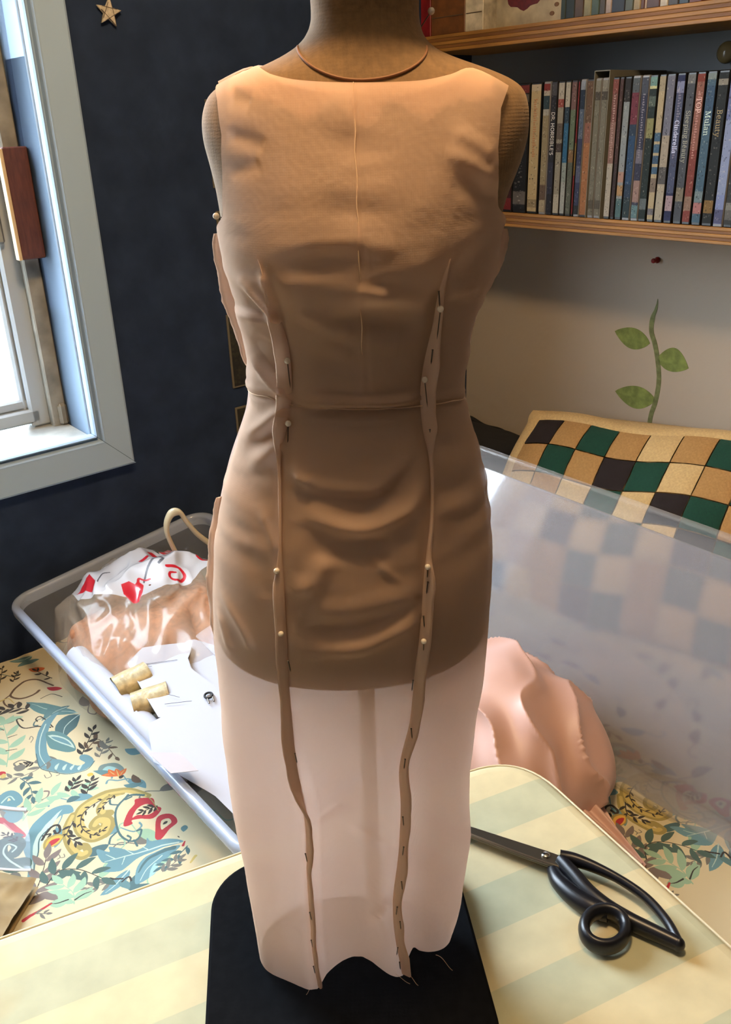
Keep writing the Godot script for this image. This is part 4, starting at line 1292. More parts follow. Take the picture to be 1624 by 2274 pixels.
func heap(lx: float, lz: float, hgt: float, seed_: int, fold: float, n_fold: int, skirt := 0.25) -> Shape:  # a heap of crumpled cloth on y = 0
	var n := noise(0.075, seed_, 2)
	var n2 := noise(0.05, seed_ + 1, 2)
	var f := func(u: float, v: float) -> Vector3:
		var a := -TAU * u
		var r := v
		var dirv := Vector2(cos(a), sin(a))
		var lob := 1.0 + 0.10 * sin(a * 3.0 + seed_) + 0.06 * sin(a * 7.0 + seed_ * 2.0)
		var rr := sin(r * PI / 2)
		var y := pow(cos(r * PI / 2), 0.7)
		var p := Vector3(dirv.x * lx * rr * lob, y * hgt, dirv.y * lz * rr * lob)
		var swirl := a * n_fold + 5.0 * n2.get_noise_2d(p.x * 100, p.z * 100) + 3.0 * r
		var k := fold * (0.55 * pow(absf(sin(swirl * 0.5)), 0.7) + 0.9 * n.get_noise_3d(p.x * 110, p.y * 110, p.z * 110))
		k *= smoothstep(0.0, 0.25, r) * (0.4 + 0.6 * y) + 0.15
		p += Vector3(dirv.x, 0.9, dirv.y).normalized() * k
		p.y = maxf(p.y, 0.0005)
		return p
	var s := Shape.new()
	var rows := []
	for j in 71:
		var row := []
		for i in 160:
			row.append(f.call(i / 160.0, 1.0 - j / 70.0))
		rows.append(row)
	s.rings(rows)
	return s


func sheet_paper(o: Node3D, called: String, outline: Array, lift: float, curl: Vector3, m: Material) -> MeshInstance3D:
	# a cut sheet lying in the box; outline as (along, across) of the box, curl bends it gently
	var pl := pairs(outline)
	for i in pl.size():
		pl[i].y = -pl[i].y
	var dense := PackedVector2Array()
	for i in pl.size():
		var b := pl[(i + 1) % pl.size()]
		for q in 5:
			dense.append(pl[i].lerp(b, q / 5.0))
	var s := Shape.new()
	s.slab(dense, [[0, 0], [0, 0.0005]])
	for i in s.v.size():
		var p := s.v[i]
		s.v[i].y += lift + curl.x * (p.x - 0.35) + curl.y * (p.z + 0.07) + curl.z * pow(p.x - 0.40, 2.0) + curl.z * 0.7 * pow(p.z + 0.08, 2.0)
	return part(called, s, m, o)


func bag_print() -> ImageTexture:  # thin white film; a denser white panel with red and grey print
	ink_img = Image.create(768, 768, false, Image.FORMAT_RGBA8)
	ink_img.fill(Color(0.86, 0.77, 0.66, 0.22))
	ink_k = 768.0
	var white := Color(0.76, 0.74, 0.73, 0.78)
	var red := Color(0.68, 0.10, 0.14, 0.97)
	var grey := Color(0.30, 0.29, 0.30, 0.95)
	# u runs across the box (to the right in the photo), v along it (towards the viewer)
	fill_poly(_k([0.22, 0.0, 1.0, 0.0, 1.0, 0.24, 0.80, 0.215, 0.66, 0.23, 0.58, 0.26, 0.50, 0.23, 0.40, 0.235, 0.30, 0.17, 0.20, 0.10]), white)
	fill_poly(_k([0.60, 0.06, 0.64, 0.055, 0.642, 0.085, 0.675, 0.08, 0.677, 0.10, 0.60, 0.11]), red)  # E, lying along the far edge
	fill_poly(_k([0.625, 0.012, 0.650, 0.008, 0.665, 0.060, 0.640, 0.066]), red)
	for q in 3:
		fill_poly(_k([0.650, 0.012 + q * 0.024, 0.705, 0.004 + q * 0.024, 0.707, 0.017 + q * 0.024, 0.652, 0.026 + q * 0.024]), red)
	fill_poly(_k([0.575, 0.030, 0.598, 0.026, 0.606, 0.085, 0.584, 0.089]), red)  # I
	fill_poly(_k([0.50, 0.075, 0.555, 0.060, 0.560, 0.075, 0.505, 0.092]), red)  # -
	fill_poly(_k([0.615, 0.0, 0.640, 0.004, 0.622, 0.040]), Color(0.20, 0.22, 0.16, 0.95))
	fill_poly(_k([0.72, 0.0, 0.77, -0.006, 0.765, 0.012, 0.725, 0.018]), red)
	fill_poly(_k([0.22, 0.045, 0.31, 0.02, 0.30, 0.075, 0.26, 0.10, 0.25, 0.07]), red)
	ink_stroke(pairs([0.54, 0.115, 0.62, 0.118, 0.70, 0.095, 0.76, 0.070, 0.86, 0.055]), 0.006, 0.006, grey)
	ink_stroke(pairs([0.44, 0.175, 0.50, 0.135, 0.56, 0.115, 0.575, 0.135, 0.545, 0.145]), 0.006, 0.010, grey)
	ink_stroke(pairs([0.30, 0.09, 0.345, 0.055, 0.38, 0.05]), 0.005, 0.005, grey)
	fill_poly(_k([0.34, 0.185, 0.36, 0.150, 0.395, 0.150, 0.405, 0.170, 0.425, 0.160, 0.43, 0.185, 0.40, 0.215, 0.365, 0.235, 0.345, 0.225]), red)  # bouquet
	ink_stroke(pairs([0.415, 0.175, 0.435, 0.155, 0.45, 0.170, 0.47, 0.175]), 0.010, 0.006, red)
	ink_stroke(pairs([0.560, 0.170, 0.595, 0.185, 0.590, 0.220, 0.555, 0.230, 0.535, 0.210, 0.550, 0.195, 0.570, 0.200]), 0.014, 0.006, red)  # scroll
	var oval := PackedVector2Array()
	var small := PackedVector2Array()
	for q in 24:
		oval.append((Vector2(0.755, 0.165) + Vector2(cos(TAU * q / 24) * 0.050, sin(TAU * q / 24) * 0.034)) * ink_k)
		small.append((Vector2(0.780, 0.185) + Vector2(cos(TAU * q / 24) * 0.020, sin(TAU * q / 24) * 0.014)) * ink_k)
	fill_poly(oval, red)
	fill_poly(small, Color(0.86, 0.66, 0.64, 0.95))
	return ImageTexture.create_from_image(ink_img)


func _k(a: Array) -> PackedVector2Array:
	var p := pairs(a)
	for i in p.size():
		p[i] *= ink_k
	return p


func container_contents() -> void:
	var fr := box_frame()
	var inside := func(called: String, label: String, cat: String, at: Vector3, group := "") -> Node3D:
		var o := thing(called, label, cat, Vector3.ZERO, 0.0, group)
		o.transform = Transform3D(fr.basis, fr * at)
		return o
	# tan cloth, and the film bag over it
	var bundle: Node3D = inside.call("cloth_bundle", "crumpled tan fabric bundle inside the thin white carrier bag", "fabric", Vector3(0.185, -BOX_D + 0.002, -0.150))
	var hp := heap(0.158, 0.124, 0.098, 3, 0.022, 5)
	part("folds", hp, M.tan_cloth, bundle)
	var bag: Node3D = inside.call("carrier_bag", "thin white plastic carrier bag with red print, wrapped round the tan fabric in the box", "bag", Vector3(0.183, -BOX_D + 0.002, -0.152))
	var cr := noise(0.075, 12, 2, true)
	var big := noise(0.05, 14, 2)
	var f := func(u: float, v: float) -> Vector3:
		var a := -TAU * u
		var r := 1.0 - v
		var rr := pow(sin(r * PI / 2), 0.9)
		var y := pow(cos(r * PI / 2), 0.62)
		var p := Vector3(cos(a) * 0.172 * rr, 0.118 * y, sin(a) * 0.141 * rr)
		var k := 0.010 * cr.get_noise_3d(p.x * 60 + p.z * 90 + 7, p.y * 40, p.z * 170 - p.x * 110) + 0.014 * big.get_noise_3d(p.x * 150, p.y * 100, p.z * 150)
		p += Vector3(cos(a), 1.1, sin(a)).normalized() * (k + 0.006)
		p.y = maxf(p.y, 0.001)
		return p
	var g := grid(180, 90, f, true)
	for i in g.v.size():
		g.uv[i] = Vector2(clampf((0.152 - g.v[i].z) / 0.3386, 0.0, 1.0), clampf((g.v[i].x + 0.110) / 0.56, 0.0, 1.0))
	var bm := mat("bag_film", Color(1, 1, 1, 0.999), 0.3, {"tex": bag_print(), "coat": 1.0, "coat_rough": 0.15})
	bm.uv1_triplanar = false
	part("film", g, bm, bag)
	var s := Shape.new()  # the handle loop standing up at the far corner
	var pts := []
	for q in pairs([0.0, 0.0, -0.012, 0.045, -0.004, 0.072, 0.010, 0.076, 0.020, 0.058, 0.034, 0.036, 0.060, 0.010]):
		pts.append(fr.basis.inverse() * Vector3(q.x, q.y, q.x * -0.1))
	var loop := []
	for i in pts.size() - 1:
		for q in 6:
			loop.append(Vector3(pts[i]).cubic_interpolate(pts[i + 1], pts[maxi(i - 1, 0)], pts[mini(i + 2, pts.size() - 1)], q / 6.0) + Vector3(-0.085, 0.088, -0.085))
	s.tube(loop, 0.0065, 10, false, Vector3(1, 1, 0.5))
	part("handle", s, mat("bag_handle", Color(0.80, 0.74, 0.60, 0.75), 0.4, {"coat": 0.5}), bag)
	# white paper roll along the near wall
	var roll: Node3D = inside.call("paper_roll", "white paper roll lying along the near wall of the plastic box", "paper roll", Vector3(0.36, -0.020, -0.026))
	s = Shape.new()
	var rows := []
	for j in 2:
		var row := []
		for i in 61:
			var a := 4.6 * PI * i / 60.0
			var r := 0.0165 - 0.0035 * i / 60.0
			row.append(Vector3(lerpf(-0.172, 0.150, j), cos(a) * r, sin(a) * r))
		rows.append(row)
	s.rings(rows, false)
	part("rolled_sheet", s, M.paper, roll)
	# two brocade ribbons
	for q in [[0.312, 0.050, 0.0200, "larger gold brocade ribbon roll nearest the tan bundle", 24.0], [0.362, 0.050, 0.0185, "smaller gold brocade ribbon roll beside the paper pattern", 10.0]]:
		var rb: Node3D = inside.call("ribbon_roll", q[3], "ribbon", Vector3(q[0], -0.010, -q[1]), "gold ribbon rolls")
		rb.transform.basis = fr.basis * Basis(Vector3.UP, deg_to_rad(q[4] + 60.0))
		s = Shape.new()
		rows = []
		for j in 9:
			var row := []
			for i in 49:
				var a := 3.0 * TAU * i / 48.0
				var r: float = q[2] * (1.0 - 0.34 * i / 48.0) + 0.0003 * sin(a * 2.0 + j)
				row.append(Vector3(lerpf(-0.022, 0.022, j / 8.0), cos(a) * r * 0.85, sin(a) * r * 1.15))
			rows.append(row)
		s.rings(rows, false)
		part("ribbon", s, M.gold_brocade, rb)
		s = Shape.new()
		s.tube([Vector3(-0.017, 0, 0), Vector3(0.017, 0, 0)], q[2] * 0.50, 24)
		part("core", s, M.gold_inside, rb)
	# paper patterns
	var p1: Node3D = inside.call("paper_pattern", "white paper bodice pattern with a curved armhole on top of the scraps", "paper pattern", Vector3.ZERO, "paper pattern pieces")
	sheet_paper(p1, "sheet", [0.280, 0.060, 0.272, 0.074, 0.263, 0.090, 0.288, 0.114, 0.312, 0.136, 0.330, 0.128, 0.343, 0.116, 0.366, 0.108, 0.400, 0.108, 0.441, 0.114, 0.480, 0.086, 0.450, 0.060, 0.413, 0.036, 0.363, 0.044], 0.004, Vector3(0.01, -0.02, -0.5), M.paper)
	var ln := Shape.new()
	for q in [[0.300, 0.068, 0.335, 0.105], [0.306, 0.064, 0.318, 0.077], [0.385, 0.062, 0.404, 0.070], [0.40, 0.052, 0.436, 0.094]]:
		var a := Vector3(q[0], 0.0052, -q[1])
		var b := Vector3(q[2], 0.0052, -q[3])
		for e in [a, b]:
			pass
		a.y = 0.0050 + 0.01 * (a.x - 0.35) - 0.02 * (a.z + 0.07) - 0.5 * pow(a.x - 0.40, 2.0) - 0.35 * pow(a.z + 0.08, 2.0)
		b.y = 0.0050 + 0.01 * (b.x - 0.35) - 0.02 * (b.z + 0.07) - 0.5 * pow(b.x - 0.40, 2.0) - 0.35 * pow(b.z + 0.08, 2.0)
		ln.tube([a, (a + b) / 2 + Vector3(0, 0.0002, 0), b], 0.0003, 5)
	part("pencil_line", ln, M.pencil, p1)
	var p2: Node3D = inside.call("paper_pattern", "white paper pattern half hidden under the bodice pattern beside the zip bag", "paper pattern", Vector3.ZERO, "paper pattern pieces")
	sheet_paper(p2, "sheet", [0.271, 0.103, 0.262, 0.124, 0.276, 0.128, 0.291, 0.131, 0.302, 0.147, 0.345, 0.160, 0.400, 0.165, 0.470, 0.160, 0.480, 0.105, 0.371, 0.095], -0.003, Vector3(0.0, 0.0, -0.3), M.paper)
	var p3: Node3D = inside.call("paper_pattern", "bright white folded paper sheet at the near wall end of the papers", "paper pattern", Vector3.ZERO, "paper pattern pieces")
	sheet_paper(p3, "sheet", [0.418, 0.020, 0.430, 0.092, 0.470, 0.120, 0.560, 0.130, 0.632, 0.120, 0.634, 0.026, 0.560, 0.022, 0.520, 0.012, 0.472, -0.002], 0.012, Vector3(-0.03, -0.06, -0.25), M.paper)
	sheet_paper(p3, "folded_flap", [0.470, -0.004, 0.500, 0.020, 0.540, 0.020, 0.520, -0.002], 0.010, Vector3(0.05, 0.0, 0.0), M.tissue)
	# white cotton heap
	var ct: Node3D = inside.call("white_cloth", "loose crumpled white cotton filling the near end of the plastic box", "fabric", Vector3(0.535, -BOX_D + 0.002, -0.150))
	part("folds", heap(0.080, 0.095, 0.088, 8, 0.014, 4), M.tissue, ct)
	var fillr: Node3D = inside.call("white_cloth", "flat white lining fabric under the papers and the paper roll", "fabric", Vector3(0.37, -BOX_D + 0.002, -0.105))
	part("folds", heap(0.170, 0.060, 0.066, 18, 0.008, 3), M.tissue, fillr)
	var fill2: Node3D = inside.call("tan_fabric", "smooth tan fabric lying flat under the papers beside the carrier bag", "fabric", Vector3(0.30, -BOX_D + 0.002, -0.190))
	part("folds", heap(0.190, 0.100, 0.072, 28, 0.012, 3), M.tan_cloth, fill2)
	# zip bag
	var z: Node3D = inside.call("zip_bag", "clear zip bag with a purple seal strip behind the paper pattern", "zip bag", Vector3(0.395, 0.010, -0.195))
	z.transform.basis = fr.basis * Basis(Vector3.UP, deg_to_rad(-4.0)) * Basis(Vector3.RIGHT, deg_to_rad(10.0))
	s = Shape.new()
	s.slab(round_rect(-0.085, -0.055, 0.085, 0.055, 0.004), [[0.001, 0], [0, 0.001], [0.001, 0.002]])
	part("film", s, M.film, z)
	s = Shape.new()
	s.box(Vector3(0.150, 0.0016, 0.007), Vector3(-0.005, 0.0028, 0.022), 0.0006)
	part("seal_strip", s, mat("purple", Color(0.36, 0.26, 0.55), 0.4), z, "purple seal strip")
	# binder clip
	var c: Node3D = inside.call("binder_clip", "tiny black wire clip on the white paper patterns", "clip", Vector3(0.438, 0.0125, -0.092))
	s = Shape.new()
	var wire := []
	for q in 20:
		var a := TAU * q / 20.0
		wire.append(Vector3(0.0050 * sin(a), 0.0012, 0.0045 * cos(a)))
	s.tube(wire, 0.0013, 8, true)
	part("loop", s, M.piping_black, c)
	s = Shape.new()
	s.tube([Vector3(0.003, 0.0012, 0.0035), Vector3(0.012, 0.0005, 0.0065)], 0.0008, 8)
	s.tube([Vector3(0.004, 0.0012, -0.0025), Vector3(0.013, 0.0005, 0.0005)], 0.0008, 8)
	part("wire_leg", s, M.pin_steel, c)


# ---------------------------------------------------------------- lid, satin
func plastic_lid() -> void:
	var e := Vector3(0.6756, 0, 0.7373)    # along the foot, which stands on the bed
	var b := Vector3(0.2881, 0.9205, -0.264)  # up the sloping face
	var roll := deg_to_rad(-2.5)
	var ex := e * cos(roll) + b * sin(roll)
	var ey := b * cos(roll) - e * sin(roll)
	var top := Vector3(0.29, 0.622, -0.335) + b * 0.322  # a point on the upper rim
	var o := thing("box_cover", "large milky plastic box lid leaning back in front of the patchwork cushion", "lid", top)
	o.transform = Transform3D(Basis(ex, ey, ex.cross(ey)), top)
	var x0 := -0.40
	var x1 := 0.42
	var y0 := -0.325
	var s := Shape.new()
	s.box(Vector3(x1 - x0 - 0.02, -y0 - 0.030, 0.0018), Vector3((x0 + x1) / 2, y0 / 2 - 0.012, -0.004), 0.0004)
	part("panel", s, M.lid_plastic, o)
	s = Shape.new()
	var prof := [[0.0, 0.0], [0.0, 0.010], [0.003, 0.012], [0.008, 0.011], [0.011, 0.004], [0.024, -0.001], [0.030, -0.004], [0.030, -0.0055], [0.023, -0.003], [0.009, 0.002], [0.007, 0.008], [0.003, 0.009], [0.002, 0.0], [0.0, 0.0]]
	var rws := []
	for p in prof:
		var row := []
		for q in round_rect(x0 + p[0], y0 + p[0], x1 - p[0], -p[0], maxf(0.034 - p[0], 0.004)):
			row.append(Vector3(q.x, q.y, p[1]))
		rws.append(row)
	rws.reverse()
	s.rings(rws)
	part("rim", s, mat("lid_rim", Color(0.74, 0.74, 0.74, 0.16), 0.35, {"coat": 1.0, "coat_rough": 0.08}), o, "stepped rim of the lid")


func pink_fabric() -> void:
	var o := thing("pink_satin", "crumpled pink satin spilling over the far end of the plastic box, right of the form", "fabric", Vector3(0.155, 0.655, -0.345))
	var n := noise(0.040, 33, 2)
	var n2 := noise(0.07, 35, 2)
	var f := func(u: float, v: float) -> Vector3:
		var a := -TAU * u
		var r := 1.0 - v
		var rr := pow(sin(r * PI / 2), 0.85)
		var y := pow(cos(r * PI / 2), 0.75)
		var rx := 0.100 * (1.0 + 0.22 * cos(a - 0.5) + 0.08 * sin(3 * a))
		var rz := 0.105 * (1.0 + 0.25 * maxf(sin(a), 0.0) + 0.06 * cos(4 * a))
		var p := Vector3(cos(a) * rx * rr, y * 0.128, sin(a) * rz * rr)
		p.y *= 1.0 - 0.35 * smoothstep(0.0, 0.10, p.x) - 0.15 * smoothstep(0.0, 0.1, p.z)
		var q := p.x * 38.0 - p.z * 20.0 + 4.5 * n.get_noise_3d(p.x * 120, p.y * 120, p.z * 120)
		var k := 0.017 * (1.0 - pow(absf(sin(q)), 0.7)) + 0.008 * n2.get_noise_3d(p.x * 60, p.y * 60, p.z * 60)
		p += Vector3(cos(a) * 0.8, 0.8, sin(a) * 0.8).normalized() * k * smoothstep(0.02, 0.3, r)
		p.y = maxf(p.y, -0.024)
		return p
	part("folds", grid(200, 100, f, true), M.pink_satin, o)
	var t := func(u: float, v: float) -> Vector3:  # the tail that lies on the spread
		var x := lerpf(0.030, 0.115, v)
		var w := lerpf(0.050, 0.010, pow(v, 1.2))
		var z := lerpf(0.010, 0.160, v) + (u - 0.5) * w * 0.6
		var y := lerpf(0.030, -0.018, pow(v, 0.6)) + 0.012 * sin(PI * u) + 0.004 * sin(u * 16.0 + v * 5.0)
		return Vector3(x - (u - 0.5) * w * 1.3, y, z)
	var g := grid(30, 50, t)
	part("trailing_end", g, M.pink_satin, o)


# ---------------------------------------------------------------- board
func ironing_board() -> void:
	var o := thing("ironing_board", "low ironing board with a cream and mint striped cover under the dress form", "ironing board", Vector3(0, BOARD, 0))
	var ang := deg_to_rad(24.0)
	var ea := Vector2(cos(ang), -sin(ang))  # along the board (x, z)
	var eb := Vector2(sin(ang), cos(ang))   # across it, towards the viewer
	var pt := func(al: float, ac: float) -> Vector2: return ea * al + eb * ac
	var corners := [pt.call(0.236, -0.163), pt.call(0.2625, 0.19), pt.call(-0.75, 0.21), pt.call(-0.75, -0.166)]
	var rad := [0.060, 0.05, 0.03, 0.03]
	var ol := PackedVector2Array()
	for i in 4:
		var c: Vector2 = corners[i]
		var a: Vector2 = (corners[(i + 3) % 4] - c).normalized()
		var b: Vector2 = (corners[(i + 1) % 4] - c).normalized()
		for q in 11:
			var u := q / 10.0
			ol.append((c + a * rad[i]).lerp(c, u).lerp(c.lerp(c + b * rad[i], u), u))
	var dense := PackedVector2Array()
	for i in ol.size():
		var nx := ol[(i + 1) % ol.size()]
		var steps := maxi(1, int(ol[i].distance_to(nx) / 0.03))
		for q in steps:
			dense.append(ol[i].lerp(nx, float(q) / steps))
	var s := Shape.new()
	s.slab(dense, [[0.012, -0.024], [0.003, -0.023], [0.0, -0.018], [0.0, -0.008], [0.002, -0.003], [0.006, -0.0008], [0.012, 0.0]], Transform3D.IDENTITY, 1.0)
	# stripes 44 mm wide run along the board: the cover's print is laid across it
	for i in s.v.size():
		var p := Vector2(s.v[i].x, s.v[i].z)
		s.uv[i] = Vector2(p.dot(ea) / 0.4, (p.dot(eb) + 0.164) / 0.352)
	var img := Image.create(512, 512, false, Image.FORMAT_RGB8)
	var n := noise(0.02, 51, 4)
	var st := noise(0.006, 52, 3)
	for y in 512:
		var band := int(y / 64.0) % 2
		for x in 512:
			var c := Color(0.765, 0.725, 0.58) if band == 0 else Color(0.68, 0.68, 0.565)
			var k := 1.0 + 0.05 * n.get_noise_2d(x, y)
			var stain := maxf(0.0, st.get_noise_2d(x, y * 1.0) - 0.22) * 0.5
			c = Color(c.r * k, c.g * k, c.b * k).lerp(Color(0.66, 0.52, 0.32), stain)
			img.set_pixel(x, y, c)
	var m := mat("board_cover", Color.WHITE, 0.85, {"tex": ImageTexture.create_from_image(img)})
	part("cover", s, m, o, "padded cotton cover with wide cream and mint stripes")
	s = Shape.new()
	var seam := []
	for i in dense.size():
		seam.append(Vector3(dense[i].x, -0.0035, dense[i].y))
	s.tube(seam, 0.0011, 6, true)
	part("seam_cord", s, mat("seam_thread", Color(0.80, 0.76, 0.64), 0.8), o)
	s = Shape.new()
	var inner := PackedVector2Array()
	for p in dense:
		inner.append(p * 0.96)
	s.slab(inner, [[0.0, -0.030], [0.0, -0.0245]])
	part("board", s, M.metal_grey, o)
	for q in [[0.15, 0.10], [-0.10, -0.10], [-0.62, 0.12], [-0.62, -0.10]]:
		var p: Vector2 = pt.call(q[0], q[1])
		s = Shape.new()
		s.tube([Vector3(p.x, -0.030, p.y), Vector3(p.x, BED - BOARD + 0.012, p.y)], 0.008, 12)
		s.ball(Vector3(p.x, BED - BOARD + 0.010, p.y), 0.012, 12)
		part("leg", s, M.metal_grey, o)


func tan_packet() -> void:
	var o := thing("paper_packet", "crumpled tan paper packet beside the ironing board at the left edge of the photo", "packet", Vector3(-0.405, BED + 0.004, -0.165))
	var n := noise(0.06, 61, 3, true)
	var f := func(u: float, v: float) -> Vector3:
		var x := lerpf(-0.075, 0.048, u) - (0.022 * (1.0 - v) if u > 0.5 else 0.0) * (u - 0.5) * 2.0
		var z := lerpf(0.075, -0.070, v) + 0.03 * u
		return Vector3(x, 0.012 + 0.010 * sin(PI * u) * sin(PI * v) + 0.004 * n.get_noise_2d(x * 200, z * 200), z)
	part("front_sheet", grid(40, 40, f), M.kraft, o)
	var b := func(u: float, v: float) -> Vector3:
		var x := lerpf(-0.075, 0.048, u) - (0.022 * (1.0 - v) if u > 0.5 else 0.0) * (u - 0.5) * 2.0
		var z := lerpf(0.075, -0.070, v) + 0.03 * u
		return Vector3(x, 0.002 + 0.008 * (1.0 - pow(absf(2 * u - 1), 3)) * 0.0, z)
	part("rear_sheet", grid(12, 12, b), M.kraft, o)
	var fl := thing("film_sleeve", "clear glossy film sleeve lying over the tan paper packet at the left edge", "film", Vector3(-0.440, BED + 0.030, -0.215))
	var g := func(u: float, v: float) -> Vector3:
		var x := lerpf(-0.080, lerpf(0.078, 0.040, v), u)
		var z := lerpf(0.020, -0.075, v)
		return Vector3(x, 0.010 * sin(PI * u * 1.4) + 0.008 * cos(v * 5.0), z - 0.012 * u)
	part("film", grid(40, 24, g), M.film, fl)
	var s := Shape.new()
	var e0 := []
	var e1 := []
	for i in 20:
		var u := i / 19.0
		e0.append(g.call(u, 0.0))
		e1.append(g.call(u, 1.0))
	s.tube(e0, 0.0016, 6, false, Vector3(1, 0.6, 1))
	s.tube(e1, 0.0028, 6, false, Vector3(1, 0.6, 1))
	part("welded_edge", s, mat("film_edge", Color(0.93, 0.95, 1.0, 0.75), 0.3), fl)


# ---------------------------------------------------------------- dress form and dress
# cross-sections of the form: height, middle x, half width, z of the sides, front z, back z
const BODY := [
	[0.7400, -0.0192, 0.0680, 0.0000, 0.0340, -0.0400],
	[0.7740, -0.0190, 0.0690, 0.0000, 0.0360, -0.0400],
	[0.8210, -0.0168, 0.0745, 0.0000, 0.0400, -0.0430],
	[0.8570, -0.0155, 0.0775, 0.0000, 0.0430, -0.0460],
	[0.8830, -0.0155, 0.0795, 0.0000, 0.0450, -0.0480],
	[0.9080, -0.0171, 0.0800, 0.0000, 0.0470, -0.0500],
	[0.9480, -0.0175, 0.0798, 0.0000, 0.0500, -0.0520],
	[0.9860, -0.0154, 0.0815, 0.0000, 0.0530, -0.0560],
	[1.0220, -0.0131, 0.0828, 0.0000, 0.0560, -0.0600],
	[1.0560, -0.0115, 0.0835, 0.0000, 0.0600, -0.0660],
	[1.0885, -0.0095, 0.0830, 0.0000, 0.0630, -0.0700],
	[1.1190, -0.0080, 0.0805, 0.0000, 0.0630, -0.0680],
	[1.1490, -0.0065, 0.0765, 0.0000, 0.0600, -0.0620],
	[1.1770, -0.0050, 0.0690, 0.0000, 0.0530, -0.0500],
	[1.1930, -0.0040, 0.0630, 0.0000, 0.0480, -0.0430],
	[1.2060, -0.0030, 0.0585, 0.0000, 0.0450, -0.0380],
	[1.2170, -0.0024, 0.0575, 0.0000, 0.0440, -0.0360],
	[1.2295, -0.0014, 0.0578, 0.0000, 0.0460, -0.0360],
	[1.2420, -0.0007, 0.0595, 0.0000, 0.0490, -0.0380],
	[1.2540, 0.0000, 0.0615, 0.0000, 0.0530, -0.0400],
	[1.2660, 0.0005, 0.0645, 0.0000, 0.0580, -0.0430],
	[1.2780, 0.0015, 0.0680, 0.0000, 0.0630, -0.0460],
	[1.2890, 0.0021, 0.0700, 0.0000, 0.0640, -0.0470],
	[1.3000, 0.0028, 0.0707, 0.0000, 0.0630, -0.0480],
	[1.3110, 0.0038, 0.0722, 0.0000, 0.0600, -0.0480],
	[1.3220, 0.0056, 0.0752, 0.0000, 0.0570, -0.0480],
	[1.3325, 0.0067, 0.0782, 0.0000, 0.0530, -0.0480],
	[1.3430, 0.0067, 0.0804, 0.0000, 0.0490, -0.0470],
	[1.3530, 0.0066, 0.0801, 0.0000, 0.0450, -0.0450],
	[1.3630, 0.0069, 0.0767, 0.0000, 0.0400, -0.0420],
	[1.3690, 0.0050, 0.0665, -0.0040, 0.0370, -0.0380],
	[1.3730, 0.0060, 0.0530, -0.0040, 0.0340, -0.0360],
	[1.3780, 0.0050, 0.0380, -0.0040, 0.0310, -0.0340],
	[1.3840, 0.0068, 0.0292, -0.0040, 0.0260, -0.0320],
	[1.3920, 0.0080, 0.0256, -0.0040, 0.0220, -0.0300],
	[1.4400, 0.0080, 0.0258, -0.0040, 0.0210, -0.0290],
]
const FIN_L := [-0.0443, 1.2944, -0.0408, 1.2834, -0.0379, 1.2681, -0.0350, 1.2517, -0.0347, 1.2346, -0.0359, 1.2198, -0.0385, 1.2088, -0.0423, 1.1915, -0.0432, 1.1716, -0.0450, 1.1307, -0.0462, 1.0864, -0.0473, 1.0478, -0.0473, 0.9948, -0.0444, 0.9455, -0.0462, 0.9035, -0.0479, 0.8437, -0.0480, 0.8040, -0.0475, 0.7807]
const FIN_R := [0.0416, 1.2902, 0.0374, 1.2748, 0.0354, 1.2586, 0.0325, 1.2420, 0.0306, 1.2274, 0.0302, 1.2150, 0.0314, 1.2008, 0.0339, 1.1846, 0.0337, 1.1571, 0.0308, 1.1303, 0.0280, 1.0921, 0.0249, 1.0611, 0.0222, 1.0271, 0.0159, 0.9921, 0.0164, 0.9571, 0.0145, 0.9128, 0.0103, 0.8701, 0.0110, 0.8318, 0.0156, 0.7861]
const WAIST := [-0.0614, 1.2164, -0.0477, 1.2200, -0.0367, 1.2179, -0.0238, 1.2175, -0.0021, 1.2162, 0.0175, 1.2156, 0.0304, 1.2150, 0.0469, 1.2128, 0.0570, 1.2074]
